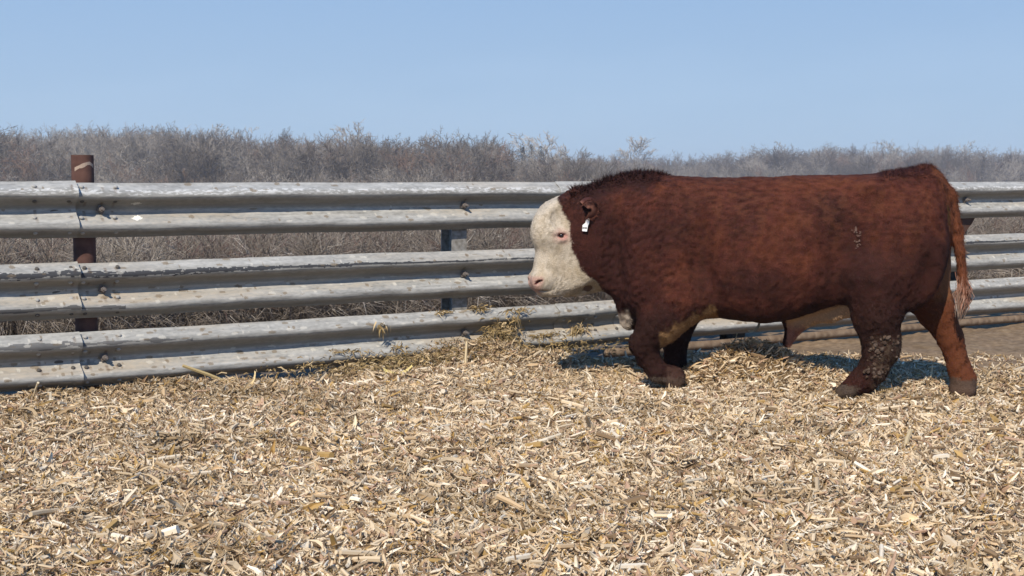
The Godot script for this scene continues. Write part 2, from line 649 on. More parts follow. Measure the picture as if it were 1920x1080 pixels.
# ------------------------------------------------------------------ fence
func rail_profile() -> Array:
	# (drop from the top edge, how far it stands out), a W with two rounded humps
	var key := [Vector2(0, 0.012), Vector2(0.012, 0.022), Vector2(0.03, 0.052), Vector2(0.048, 0.076), Vector2(0.066, 0.083), Vector2(0.086, 0.078), Vector2(0.108, 0.048), Vector2(0.128, 0.016), Vector2(0.142, 0.004), Vector2(0.160, 0.0), Vector2(0.176, 0.004), Vector2(0.19, 0.016), Vector2(0.212, 0.048), Vector2(0.234, 0.078), Vector2(0.254, 0.083), Vector2(0.272, 0.076), Vector2(0.288, 0.052), Vector2(0.306, 0.022), Vector2(0.318, 0.012)]
	var out := []
	for i in key.size() - 1:
		var a: Vector2 = key[maxi(i - 1, 0)]
		var d: Vector2 = key[mini(i + 2, key.size() - 1)]
		for k in 2:
			out.append(key[i].cubic_interpolate(key[i + 1], a, d, k / 2.0))
	out.append(key[-1])
	return out


func rail_mesh(x0: float, x1: float, y0: float, y1: float, seed_: float, flare0: float, flare1: float) -> ArrayMesh:
	# from x0 to x1 along the fence, its top edge at y0 and y1; dents and sag from noise
	var prof := rail_profile()
	var np := prof.size()
	var n := int((x1 - x0) / 0.03)
	var v := PackedVector3Array()
	var uv := PackedVector2Array()
	var idx := PackedInt32Array()
	for side in 2:
		for i in n + 1:
			var f := float(i) / n
			var x := lerpf(x0, x1, f)
			var top := lerpf(y0, y1, f) + 0.006 * noise.get_noise_2d(x * 0.7, seed_)
			for k in np:
				var q: Vector2 = prof[k]
				var q0: Vector2 = prof[maxi(k - 1, 0)]
				var q1: Vector2 = prof[mini(k + 1, np - 1)]
				var t := (q1 - q0).normalized()
				var nrm := Vector2(-t.y, t.x)  # outwards in (drop, out)
				if nrm.y < 0.0:
					nrm = -nrm
				var dent := 0.010 * noise.get_noise_3d(x * 1.3, q.x * 9.0, seed_ * 3.0) + 0.0025 * noise.get_noise_3d(x * 6.0, q.x * 20.0, seed_)
				dent += flare0 * exp(-(x - x0) / 0.09) + flare1 * exp(-(x1 - x) / 0.09)
				var off := dent - (0.004 if side == 1 else 0.0)
				v.append(Vector3(x, top - q.x - nrm.x * off * 0.5, q.y + nrm.y * off))
				uv.append(Vector2((x + 1.0) / 6.0, q.x / 0.318))
	var ring := (n + 1) * np
	for i in n:
		for k in np - 1:
			var a := i * np + k
			idx.append_array([a, a + np, a + 1, a + 1, a + np, a + np + 1])
			a += ring
			idx.append_array([a, a + 1, a + np, a + 1, a + np + 1, a + np])
		for e in [0, np - 1]:
			var a: int = i * np + e
			idx.append_array([a, a + ring, a + np, a + np, a + ring, a + ring + np] if e == 0 else [a, a + np, a + ring, a + np, a + ring + np, a + ring])
	for k in np - 1:
		for e in [0, n]:
			var a: int = e * np + k
			idx.append_array([a, a + 1, a + ring, a + 1, a + ring + 1, a + ring])
	return mesh_of(v, idx, PackedColorArray(), normals_for(v, idx), uv)


func rail_texture(row: int) -> ImageTexture:
	var w := 1536
	var h := 96
	var im := Image.create(w, h, false, Image.FORMAT_RGB8)
	var r := RandomNumberGenerator.new()
	r.seed = 70 + row
	for j in h:
		var vv := float(j) / h
		for i in w:
			var x := i * 6.0 / w
			var streak := noise.get_noise_3d(x * 0.9, vv * 16.0, row * 9.0)
			var grain := fine.get_noise_3d(x * 22.0, vv * 30.0, row * 5.0 + 40.0)
			var spang := fine.get_noise_3d(x * 5.0, vv * 9.0, row * 7.0)
			var g := 0.365 + 0.10 * streak + 0.09 * grain + 0.08 * spang
			var c := Color(g * 0.97, g * 0.955, g * 0.90)
			# dust and dung on the ledges, more on the lower rows
			var dust := clampf(noise.get_noise_3d(x * 0.55, vv * 2.0, row * 21.0) * 1.5 + 0.22 * row - 0.1 + 0.4 * grain, 0.0, 1.0)
			var ledge := smoothstep(0.42, 0.52, vv) * (1.0 - smoothstep(0.72, 0.78, vv)) + 0.5 * (1.0 - smoothstep(0.12, 0.2, vv))
			c = c.lerp(Color(0.42, 0.345, 0.25), dust * ledge * 0.75)
			var grime_and_shade := smoothstep(0.26, 0.34, vv) * (1.0 - smoothstep(0.46, 0.5, vv)) + smoothstep(0.85, 0.92, vv)  # grime plus painted shade on the down-facing faces of the humps
			c = c.lerp(Color(0.19, 0.175, 0.15), clampf(grime_and_shade, 0, 1) * (0.7 + 0.4 * streak))
			# white scuffs along the crest of the top row
			if row == 0 and absf(vv - 0.17 - 0.01 * streak) < 0.055 and grain + 0.5 * spang > 0.12:
				c = c.lerp(Color(0.66, 0.66, 0.65), 0.6)
			# a rubbed black line along the crest of the middle row
			if row == 1:
				var edge := 0.195 + 0.012 * noise.get_noise_2d(x * 3.0, 3.0)
				var wide := lerpf(0.06, 0.02, smoothstep(1.0, 3.6, x)) * (0.75 + 0.6 * grain + 0.5 * spang)
				if absf(vv - edge) < wide:
					c = c.lerp(Color(0.035, 0.037, 0.045), 0.92)
				var low := 0.80 + 0.012 * noise.get_noise_2d(x * 2.4, 8.0)
				if x < 1.2 and absf(vv - low) < 0.02 + 0.05 * spang:
					c = c.lerp(Color(0.05, 0.05, 0.055), 0.8)
			if row == 2 and absf(vv - 0.2) < 0.03 + 0.07 * spang and x < 1.6:
				c = c.lerp(Color(0.07, 0.07, 0.075), 0.75)
			im.set_pixel(i, j, c.linear_to_srgb())
	# splashes, scratches and dung spots
	for k in 150 + 170 * row:
		var cx := r.randi() % w
		var cy := int(h * (r.randf_range(0.02, 0.2) if r.randf() < 0.35 else r.randf_range(0.48, 0.78)))
		var c := Color(0.17, 0.125, 0.08) if r.randf() < 0.6 else Color(0.6, 0.57, 0.5)
		var rx := r.randi_range(1, 7)
		var ry := r.randi_range(1, 3)
		for j in range(-ry, ry + 1):
			for i in range(-rx, rx + 1):
				if pow(float(i) / rx, 2) + pow(float(j) / ry, 2) < r.randf_range(0.5, 1.1) and cy + j >= 0 and cy + j < h:
					var q := Vector2i(posmod(cx + i, w), cy + j)
					im.set_pixelv(q, im.get_pixelv(q).lerp(c.linear_to_srgb(), 0.55))
	# rust and dirt run down from the bolts
	for bx in [-0.09, -0.28, 0.0, 0.16, 0.09, 2.52, 3.5, 3.33, 3.6, 3.78, -2.5]:
		var cx := int((bx + 1.0) / 6.0 * w) + r.randi_range(-1, 1)
		for top in [0.09, 0.36, 0.52, 0.64]:
			var run := r.randi_range(5, 14)
			for j in run:
				for i in range(-2, 3):
					var q := Vector2i(posmod(cx + i, w), mini(int(top * h) + j, h - 1))
					var t := (1.0 - float(j) / run) * (0.5 if absi(i) < 2 else 0.25) * r.randf_range(0.5, 1.0)
					im.set_pixelv(q, im.get_pixelv(q).lerp(Color(0.30, 0.22, 0.16), t))
	if row == 0:
		for spot in [[0.295, 0.64, 9, 5, 0.95], [0.295, 0.375, 8, 3, 0.5]]:
			var cx := int((spot[0] + 1.0) / 6.0 * w)
			for j in range(-spot[3], spot[3] + 1):
				for i in range(-spot[2], spot[2] + 1):
					if absf(float(i) / spot[2] + 0.3 * j / spot[3]) + absf(float(j) / spot[3]) < 1.0 + 0.3 * fine.get_noise_2d(i * 3.0, j * 3.0):
						var q := Vector2i(cx + i, int(spot[1] * h) + j)
						im.set_pixelv(q, im.get_pixelv(q).lerp(Color(0.95, 0.94, 0.9), spot[4]))
	im.generate_mipmaps()
	return ImageTexture.create_from_image(im)


func bolt_mesh(r: float, h: float) -> ArrayMesh:
	var v := PackedVector3Array()
	var idx := PackedInt32Array()
	tube(v, idx, [Vector3(0, 0, -0.004), Vector3(0, 0, h * 0.4), Vector3(0, 0, h * 0.85), Vector3(0, 0, h)], [r, r, r * 0.75, r * 0.3], 8)
	return mesh_of(v, idx)


func build_fence() -> void:
	var fence := thing("guardrail_fence", "livestock fence of three rows of weathered galvanised guardrail on steel posts", "fence", Vector3(-2.47, 0, -7.71), 0.5604)
	var mats := []
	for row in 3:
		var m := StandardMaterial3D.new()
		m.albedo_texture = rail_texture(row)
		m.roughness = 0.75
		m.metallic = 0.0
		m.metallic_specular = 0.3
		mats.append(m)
	var steel := matte(Color(0.37, 0.36, 0.34), 0.7)
	var dark := matte(Color(0.10, 0.09, 0.08), 0.7)
	var head := bolt_mesh(0.0125, 0.008)
	var tops := [1.25, 0.785, 0.385]
	# posts
	var rust := matte(Color(0.14, 0.078, 0.066), 0.85)
	rust.albedo_texture = noise_texture(0.015, Color(0.75, 0.72, 0.72), Color(1, 0.98, 0.95), 256, 4, 8)
	rust.uv1_triplanar = true
	rust.uv1_scale = Vector3(3, 3, 3)
	var pv := PackedVector3Array()
	var pi := PackedInt32Array()
	tube(pv, pi, [Vector3(0, -0.3, 0), Vector3(0, 1.405, 0)], [0.0635, 0.0635], 24, false)
	tube(pv, pi, [Vector3(0, 1.405, 0), Vector3(0, 1.404, 0)], [0.0635, 0.055], 24, false)
	tube(pv, pi, [Vector3(0, 1.404, 0), Vector3(0, 1.0, 0)], [0.055, 0.055], 24, false)
	var zpost := -0.072
	var pipe := part("post", mesh_of(pv, pi, PackedColorArray(), normals_for(pv, pi)), rust, fence, Vector3(0.015, 0, zpost))
	pipe.set_meta("label", "rusty round pipe post rising above the top rail")
	var chip := part("bare_patch", null, matte(Color(0.38, 0.29, 0.23), 0.8), pipe)
	var cv := PackedVector3Array()
	var ci := PackedInt32Array()
	for k in 9:
		var a := lerpf(-1.0, 0.9, k / 8.0)
		var y := 1.335 + 0.018 * sin(a * 2.2 + 1.0) + rng.randf() * 0.008
		cv.append_array([Vector3(sin(a) * 0.0645, y - 0.008 - 0.012 * rng.randf(), cos(a) * 0.0645), Vector3(sin(a) * 0.0645, y + 0.008, cos(a) * 0.0645)])
		if k:
			ci.append_array([k * 2 - 2, k * 2 - 1, k * 2, k * 2, k * 2 - 1, k * 2 + 1])
	chip.mesh = mesh_of(cv, ci)
	var beams := [[2.50, 0.115, 1.22, steel], [5.02, 0.13, 1.22, dark], [7.61, 0.12, 1.22, dark], [10.2, 0.12, 1.22, steel], [12.8, 0.12, 1.22, steel], [-2.5, 0.12, 1.22, steel]]
	for b in beams:
		var st := SurfaceTool.new()
		st.begin(Mesh.PRIMITIVE_TRIANGLES)
		for q in [[Vector3(0, 0, 0.0), Vector3(b[1], b[2] + 0.4, 0.009)], [Vector3(0, 0, -0.145), Vector3(b[1], b[2] + 0.4, 0.009)], [Vector3(0, 0, -0.0725), Vector3(0.007, b[2] + 0.4, 0.136)]]:
			var box := BoxMesh.new()
			box.size = q[1]
			st.append_from(box, 0, Transform3D(Basis(), q[0] + Vector3(0, (b[2] - 0.4) / 2, 0)))
		var galv: StandardMaterial3D = b[3].duplicate()
		galv.albedo_texture = noise_texture(0.02, Color(0.7, 0.68, 0.66), Color(1, 1, 1), 256, 4, 12)
		galv.uv1_triplanar = true
		galv.uv1_scale = Vector3(4, 4, 4)
		part("post", st.commit(), galv, fence, Vector3(b[0], 0, -0.012))
	# dark gusset on the far post
	var gv := PackedVector3Array()
	var gi := PackedInt32Array()
	for z in [-0.01, 0.0]:
		gv.append_array([Vector3(7.55, 0.93, z), Vector3(7.76, 0.93, z), Vector3(7.72, 0.88, z), Vector3(7.62, 0.79, z)])
	gi.append_array([0, 2, 1, 0, 3, 2, 4, 5, 6, 4, 6, 7, 1, 2, 5, 2, 6, 5, 2, 3, 6, 3, 7, 6])
	part("gusset", mesh_of(gv, gi), matte(Color(0.08, 0.045, 0.035)), fence, Vector3(0, 0, 0.002))
	# rails: a left panel lapped over a middle one, that over the next
	var cuts := [-3.9, -0.055, 3.56, 7.05, 10.6, 14.2]
	for row in 3:
		for s in 5:
			var x0: float = cuts[s] - (0.30 if s > 0 else 0.0)
			var x1: float = cuts[s + 1]
			var y: float = tops[row]
			var drop0 := 0.004 if s == 1 else 0.0
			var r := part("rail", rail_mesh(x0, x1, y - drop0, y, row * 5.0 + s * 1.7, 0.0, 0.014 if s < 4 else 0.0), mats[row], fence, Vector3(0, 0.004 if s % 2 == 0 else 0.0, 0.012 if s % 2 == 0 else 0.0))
			# splice bolts
			for e in [[x1 - 0.045, s < 4], [x1 - 0.235, s < 4], [cuts[s] + 0.03, s > 0], [cuts[s] + 0.22, s > 0]]:
				if not e[1]:
					continue
				for k in 4:
					var q: Vector2 = [Vector2(0.028, 0.056), Vector2(0.112, 0.048), Vector2(0.205, 0.044), Vector2(0.292, 0.050)][k]
					var bo := part("bolt", head, dark if (k + row) % 3 == 1 else steel, r, Vector3(e[0] + rng.randf_range(-0.004, 0.004), y - q.x, q.y))
					bo.rotation.x = [-0.9, 0.85, -0.9, 0.95][k]
			# slots on the lapping end of the left panel
			if s == 0:
				var slot_v := PackedVector3Array()
				var slot_i := PackedInt32Array()
				tube(slot_v, slot_i, [Vector3(0, 0, -0.002), Vector3(0, 0, 0.004)], [0.011, 0.010], 12)
				var sl := part("slot", mesh_of(slot_v, slot_i), dark, r, Vector3(-0.17, y - 0.172, 0.004))
				sl.scale = Vector3(2.6, 1, 1)
	# post bolts: a washer plate and a nut in the valley of each rail
	for post in [[0.09, 1], [2.52, 0], [5.02, 0], [7.61, 0]]:
		for row in 3:
			var st := SurfaceTool.new()
			st.begin(Mesh.PRIMITIVE_TRIANGLES)
			var box := BoxMesh.new()
			box.size = Vector3(0.045, 0.04, 0.006)
			st.append_from(box, 0, Transform3D(Basis(Vector3(0, 0, 1), rng.randf_range(-0.5, 0.5)), Vector3.ZERO))
			var cyl := CylinderMesh.new()
			cyl.top_radius = 0.016
			cyl.bottom_radius = 0.018
			cyl.height = 0.03
			cyl.radial_segments = 6
			cyl.rings = 1
			st.append_from(cyl, 0, Transform3D(Basis(Vector3(1, 0, 0), PI / 2), Vector3(0, 0, 0.016)))
			cyl.top_radius = 0.008
			cyl.bottom_radius = 0.009
			cyl.height = 0.05
			st.append_from(cyl, 0, Transform3D(Basis(Vector3(1, 0, 0), PI / 2), Vector3(0, 0, 0.035)))
			part("post_bolt", st.commit(), matte(Color(0.16, 0.14, 0.13), 0.7), fence, Vector3(post[0], tops[row] - 0.158, 0.016))
	# pipe along the ground on the right
	var bv := PackedVector3Array()
	var bi := PackedInt32Array()
	var pts := []
	var rad := []
	for k in 41:
		pts.append(Vector3(3.7 + k * 0.26, 0.005 + 0.008 * noise.get_noise_1d(k * 0.4), 0.03))
		rad.append(0.034)
	tube(bv, bi, pts, rad, 12)
	var clay := matte(Color(0.29, 0.22, 0.155), 0.9)
	clay.albedo_texture = noise_texture(0.02, Color(0.66, 0.62, 0.6), Color(1, 1, 1), 256, 5, 15)
	clay.uv1_triplanar = true
	clay.uv1_scale = Vector3(2, 2, 2)
	part("ground_pipe", mesh_of(bv, bi, PackedColorArray(), normals_for(bv, bi)), clay, fence)


# ------------------------------------------------------------------ bedding
func strip(length: float, width: float, segments: int, bend: float, twist: float, fold: float) -> ArrayMesh:
	# a flat or folded blade of stalk or husk
	var v := PackedVector3Array()
	var idx := PackedInt32Array()
	for i in segments + 1:
		var f := float(i) / segments - 0.5
		var p := Vector3(f * length, bend * (f * f * 4.0 - 1.0) * length * 0.3, bend * 0.5 * sin(f * 5.0) * length * 0.2)
		var a := twist * f
		var s := Vector3(0, sin(a), cos(a)) * width * 0.5 * (1.0 - 0.55 * pow(absf(f * 2.0), 3.0))
		v.append_array([p - s, p + Vector3(0, fold * width, 0), p + s])
		if i:
			var b := (i - 1) * 3
			idx.append_array([b, b + 3, b + 1, b + 1, b + 3, b + 4, b + 1, b + 4, b + 2, b + 2, b + 4, b + 5])
	return mesh_of(v, idx)


func stalk(length: float, r: float) -> ArrayMesh:
	var v := PackedVector3Array()
	var idx := PackedInt32Array()
	tube(v, idx, [Vector3(-length / 2, 0, 0), Vector3(-length * 0.1, length * 0.015, 0), Vector3(length / 2, 0, length * 0.03)], [r, r * 0.95, r * 0.85], 6)
	return mesh_of(v, idx)


func straw_color() -> Color:
	var r := rng.randf()
	var c: Color
	if r < 0.34:
		c = Color(0.70, 0.55, 0.365)
	elif r < 0.53:
		c = Color(0.56, 0.40, 0.235)
	elif r < 0.71:
		c = Color(0.84, 0.73, 0.565)
	elif r < 0.80:
		c = Color(0.46, 0.30, 0.20)
	elif r < 0.87:
		c = Color(0.47, 0.30, 0.11)
	else:
		c = Color(0.22, 0.145, 0.08)
	return c * rng.randf_range(0.72, 1.1)


func dung(x: float, z: float) -> float:
	# how brown and trampled the straw is: most along the fence and in the mound against it
	var near_fence := smoothstep(0.75, 0.0, bed_edge(x) + z)
	var v := 0.55 * near_fence + 0.7 * hump(x, z, -0.45, -9.0, 0.8, 0.45) + 0.35 * hump(x, z, -2.6, -7.5, 1.2, 0.5)
	v += 0.22 * smoothstep(0.5, -2.6, x)
	return clampf(v + 0.85 * noise.get_noise_2d(x * 0.9, z * 1.3 + 30.0) + 0.35 * noise.get_noise_2d(x * 4.0, z * 4.0), 0.0, 0.92)


func build_bedding() -> void:
	var m := matte(Color(1, 1, 1), 0.7, true)
	m.metallic_specular = 0.35
	m.backlight_enabled = true
	m.backlight = Color(0.16, 0.14, 0.10)
	var bed := Node3D.new()
	bed.name = "straw_bedding"
	add_child(bed)
	tag(bed, "thick litter of chopped cream and tan corn stalks over the paddock floor", "straw", "", "stuff")
	var kinds := [strip(0.070, 0.0075, 4, 0.6, 1.6, 0.1), strip(0.060, 0.015, 4, 0.8, 1.0, 0.25), strip(0.115, 0.009, 6, 0.9, 2.6, 0.15), strip(0.055, 0.004, 3, 0.4, 1.5, 0.0), stalk(0.07, 0.0055), stalk(0.045, 0.008), strip(0.04, 0.022, 3, 0.9, 0.6, 0.35), strip(0.095, 0.015, 6, 1.1, 2.0, 0.4), strip(0.085, 0.0065, 6, 1.5, 3.4, 0.2)]
	var labels := ["short_strips", "husk_flakes", "long_strips", "fibres", "stalk_bits", "pith_bits", "curled_flakes", "folded_husks", "curls"]
	var share := [0.20, 0.08, 0.16, 0.26, 0.04, 0.02, 0.05, 0.06, 0.13]
	var where := []
	var tint := []
	for k in kinds.size():
		where.append([])
		tint.append(PackedColorArray())
	for k in 390000:
		var d := 3.5 + 6.4 * pow(rng.randf(), 0.85)
		var x := rng.randf_range(-0.46, 0.46) * d + rng.randf_range(-0.8, 0.8)
		if x > 2.0:
			d = rng.randf_range(3.5, 9.6)
		var z := -d
		var inside := bed_edge(x) + z
		if beyond_fence(x, z) > -0.02:
			continue
		var keep := 1.0
		if inside < 0.2:
			keep = smoothstep(-0.35, 0.2, inside) * 0.9 + (0.26 if x > 1.9 else 0.02)
		if rng.randf() > keep:
			continue
		var r := rng.randf()
		var kind := 0
		while kind < share.size() - 1 and r > share[kind]:
			r -= share[kind]
			kind += 1
		var loose := pow(rng.randf(), 2.0)
		var pressed := maxf(hump(x, z, 2.68, -7.6, 0.2, 0.2), maxf(hump(x, z, 1.95, -7.5, 0.18, 0.16), hump(x, z, 0.95, -7.9, 0.22, 0.18)))
		loose *= 1.0 - 0.85 * pressed
		var y := ground_y(x, z) + 0.003 + 0.045 * loose * clampf(keep, 0.2, 1.0)
		var b := Basis(Vector3.UP, rng.randf() * TAU) * Basis(Vector3(0, 0, 1), rng.randfn(0, 0.24 * (1.0 - 0.6 * pressed))) * Basis(Vector3(1, 0, 0), rng.randfn(0, 0.6))
		var s := rng.randf_range(0.42, 1.15) * (1.0 if rng.randf() < 0.90 else 1.8)
		var c := straw_color()
		var dirt := dung(x, z)
		c = c.lerp(Color(0.20, 0.135, 0.065) * rng.randf_range(0.7, 1.5), dirt * rng.randf_range(0.35, 1.0))
		where[kind].append(Transform3D(b.scaled(Vector3(s, s, s)), Vector3(x, y, z)))
		tint[kind].append(c)
	for k in kinds.size():
		instances(labels[k], kinds[k], m, where[k], tint[k], bed)


func clump_mesh(n: int, size: Vector3, hang: float) -> ArrayMesh:
	var v := PackedVector3Array()
	var idx := PackedInt32Array()
	var col := PackedColorArray()
	for k in n:
		var p := Vector3(rng.randfn(0, 0.55) * size.x, absf(rng.randfn(0, 0.5)) * size.y, rng.randfn(0, 0.4) * size.z)
		var d := Vector3(rng.randfn(0, 1), rng.randfn(0, 0.18 if hang < 0.9 else 0.4) - hang * 0.6, rng.randfn(0, 0.35)).normalized()
		var l := rng.randf_range(0.02, 0.065)
		var s := d.cross(Vector3(rng.randfn(0, 1), rng.randfn(0, 1), 1.0)).normalized() * rng.randf_range(0.0015, 0.005)
		var e := p + d * l + Vector3(0, -hang * l * 0.4, 0)
		var b := v.size()
		v.append_array([p - s, p + s, p.lerp(e, 0.5) - s + Vector3(0, 0.01, 0), p.lerp(e, 0.5) + s + Vector3(0, 0.01, 0), e])
		idx.append_array([b, b + 2, b + 1, b + 1, b + 2, b + 3, b + 2, b + 4, b + 3])
		var c := Color(0.26, 0.185, 0.085) * rng.randf_range(0.5, 1.4)
		if rng.randf() < 0.25:
			c = Color(0.52, 0.39, 0.22)
		for j in 5:
			col.append(c)
	return mesh_of(v, idx, col)


func fence_point(x: float, y: float, out: float) -> Vector3:
	var a := 0.5604
	return Vector3(-2.47, 0, -7.71) + Vector3(cos(a), 0, -sin(a)) * x + Vector3(0, y, 0) + Vector3(sin(a), 0, cos(a)) * out


func build_loose_straw() -> void:
	var m := matte(Color(1, 1, 1), 0.8, true)
	# caught on the rails: [along, height, out, strands, size, hang, label]
	var clumps := [
		[2.78, 0.13, 0.085, 900, Vector3(0.14, 0.15, 0.06), 0.5, "big dung-matted straw clump heaped on the lowest rail in front of the bull's muzzle"],
		[2.45, 0.05, 0.19, 3200, Vector3(1.0, 0.085, 0.18), 0.05, "low bank of dung-brown trampled straw along the foot of the fence, left of the bull"],
		[2.90, 0.36, 0.085, 60, Vector3(0.10, 0.02, 0.03), 0.4, "thin straw tangle lying on the crest of the third rail above the big clump"],
		[2.87, 0.30, 0.10, 46, Vector3(0.025, 0.03, 0.015), 3.0, "straw strands hanging from the third rail over the big clump"],
		[2.62, 0.375, 0.06, 70, Vector3(0.07, 0.03, 0.03), 0.3, "brown straw tuft on the third rail beside the galvanised post"],
		[2.33, 0.372, 0.06, 36, Vector3(0.09, 0.015, 0.03), 0.3, "sparse straw wisps on the third rail left of the galvanised post"],
		[3.16, 0.165, 0.07, 90, Vector3(0.10, 0.02, 0.03), 0.3, "flat straw tangle on the lowest rail right of the big clump"],
		[3.42, 0.17, 0.075, 190, Vector3(0.07, 0.07, 0.03), 1.0, "drooping straw clump on the lowest rail nearest the bull's chest"],
		[1.85, 0.30, 0.10, 30, Vector3(0.04, 0.04, 0.01), 1.5, "small straw wisp stuck to the face of the third rail"],
		[1.62, 0.155, 0.065, 60, Vector3(0.10, 0.015, 0.03), 0.2, "dried dung smear with straw on the lowest rail, middle of the panel"],
		[2.0, 0.155, 0.065, 40, Vector3(0.06, 0.015, 0.03), 0.2, "small straw smear on the lowest rail left of the galvanised post"],
	]
	for c in clumps:
		var t := thing("straw_clump", c[6], "straw", fence_point(c[0], c[1], c[2]), 0.5604, "straw caught on the rails")
		part("strands", clump_mesh(c[3], c[4], c[5]), m, t).set_meta("kind", "stuff")
	# pieces one can single out on the bedding: [x, z, lift, yaw, tilt, length, radius, kind, colour, label]
	var loose := [
		[-1.83, -7.85, 0.10, -2.6, 0.42, 0.27, 0.012, 0, Color(0.46, 0.35, 0.17), "longest corn stalk, leaning up against the lowest rail"],
		[-2.63, -7.28, 0.10, 2.2, -0.75, 0.18, 0.007, 0, Color(0.66, 0.55, 0.38), "thin pale stalk standing aslant by the rail at the picture's left"],
		[-2.25, -6.85, 0.05, -0.5, 0.12, 0.22, 0.035, 1, Color(0.66, 0.46, 0.23), "broad orange-tan husk leaf lying on the left of the bedding"],
		[-1.55, -7.75, 0.07, 0.5, 0.8, 0.14, 0.04, 1, Color(0.70, 0.55, 0.30), "upright forked husk beside the longest stalk"],
		[-1.35, -6.5, 0.05, 0.45, 0.1, 0.24, 0.024, 1, Color(0.78, 0.67, 0.50), "long white stalk strip low on the left of the bedding"],
		[-0.80, -6.45, 0.05, 1.3, 0.5, 0.16, 0.03, 1, Color(0.72, 0.62, 0.42), "split pale stalk standing among the chips, left of the middle"],
		[-0.72, -8.35, 0.07, 0.2, 0.1, 0.18, 0.07, 1, Color(0.62, 0.50, 0.20), "yellow curled husk at the foot of the dung-brown mound"],
		[-0.30, -8.6, 0.13, 1.5, 1.4, 0.17, 0.009, 0, Color(0.60, 0.48, 0.30), "pale stalk stuck upright in the dung-brown mound"],
		[0.68, -6.35, 0.05, -0.9, 0.1, 0.17, 0.04, 1, Color(0.60, 0.33, 0.17), "reddish-brown husk leaf in front of the bull"],
		[0.52, -6.2, 0.05, 1.9, 0.2, 0.16, 0.03, 1, Color(0.66, 0.50, 0.22), "yellow folded husk left of the reddish leaf"],
		[0.80, -7.35, 0.06, 0.7, 0.3, 0.15, 0.035, 1, Color(0.84, 0.75, 0.57), "whitest husk piece lying before the bull's front leg"],
		[1.0, -6.75, 0.06, -0.6, 0.1, 0.19, 0.03, 1, Color(0.74, 0.60, 0.38), "cream husk strip lying below the bull's chest"],
		[1.15, -6.45, 0.06, 0.5, 0.15, 0.2, 0.026, 1, Color(0.82, 0.73, 0.56), "white forked strip low in front of the bull's belly"],
		[1.86, -6.2, 0.06, 1.2, 0.2, 0.22, 0.012, 0, Color(0.55, 0.42, 0.24), "tan stalk lying below the bull's hind feet"],
		[1.32, -8.2, 0.14, 0.6, 0.4, 0.2, 0.022, 1, Color(0.70, 0.52, 0.29), "tan strip on the straw heap under the bull's belly"],
		[1.48, -8.15, 0.17, 1.0, 0.2, 0.17, 0.03, 1, Color(0.64, 0.45, 0.25), "folded husk on top of the straw heap under the bull"],
		[2.52, -8.05, 0.08, 1.0, 0.5, 0.22, 0.014, 1, Color(0.72, 0.60, 0.38), "slim strip rising between the bull's hind legs"],
		[3.05, -7.1, 0.05, 0.25, 0.05, 0.2, 0.025, 1, Color(0.80, 0.69, 0.50), "cream strip lying right of the bull's hind hoof"],
	]
	for c in loose:
		var mesh: Mesh
		if c[7] == 0:
			mesh = stalk(c[5], c[6])
		else:
			mesh = strip(c[5], c[6], 8, 0.7, 1.2, 0.3)
		var o := part("corn_stalk" if c[7] == 0 else "corn_husk", mesh, matte(c[8], 0.75), self, Vector3(c[0], ground_y(c[0], c[1]) + c[2] * 0.75, c[1]))
		o.basis = Basis(Vector3.UP, c[3]) * Basis(Vector3(0, 0, 1), c[4])
		tag(o, c[9], "corn stalk" if c[7] == 0 else "husk", "loose pieces on the bedding")


# ------------------------------------------------------------------ bull
# the animal's own axes: x from head to tail, y up, z towards its left side
const TX := [-1.22, -1.10, -1.0, -0.90, -0.80, -0.70, -0.60, -0.47, -0.30, -0.15, 0.0, 0.16, 0.30, 0.46, 0.61, 0.73, 0.82, 0.90, 0.95, 0.99, 1.02]
const TTOP := [1.17, 1.215, 1.255, 1.288, 1.302, 1.298, 1.286, 1.280, 1.278, 1.278, 1.28, 1.285, 1.289, 1.292, 1.302, 1.322, 1.332, 1.324, 1.292, 1.22, 1.12]
const TBOT := [0.80, 0.66, 0.58, 0.50, 0.42, 0.40, 0.41, 0.425, 0.432, 0.424, 0.418, 0.44, 0.475, 0.52, 0.58, 0.64, 0.68, 0.72, 0.75, 0.80, 0.90]
const TWIDE := [0.13, 0.175, 0.205, 0.24, 0.275, 0.30, 0.315, 0.325, 0.335, 0.345, 0.345, 0.335, 0.32, 0.305, 0.30, 0.295, 0.27, 0.23, 0.185, 0.13, 0.07]
const TSIDE := [0.10, 0.08, 0.06, 0.04, 0.02, 0.008, 0, 0, 0, 0, 0, 0, 0, 0, 0, 0, 0, 0, 0, 0, 0]
const HY := [0.555, 0.57, 0.59, 0.62, 0.66, 0.74, 0.825, 0.90, 0.96, 1.07, 1.12, 1.16, 1.185]
const HFRONT := [0.205, 0.238, 0.254, 0.268, 0.277, 0.260, 0.243, 0.253, 0.257, 0.226, 0.184, 0.11, 0.03]
const HBACK := [0.06, 0.14, 0.17, 0.18, 0.18, 0.17, 0.16, 0.15, 0.15, 0.13, 0.12, 0.09, 0.04]
const HWIDE := [0.04, 0.062, 0.078, 0.086, 0.09, 0.10, 0.112, 0.12, 0.122, 0.118, 0.108, 0.085, 0.04]
const HEAD_AT := Vector3(-1.19, 0, 0.09)
const HEAD_TURN := 0.58

var t_top := PackedFloat32Array()
var t_bot := PackedFloat32Array()
var t_wide := PackedFloat32Array()
var t_side := PackedFloat32Array()
var h_front := PackedFloat32Array()
var h_back := PackedFloat32Array()
var h_wide := PackedFloat32Array()
var prims := []
var live := []
var use_torso := true
var use_head := true
var hc := cos(HEAD_TURN)
var hs := sin(HEAD_TURN)


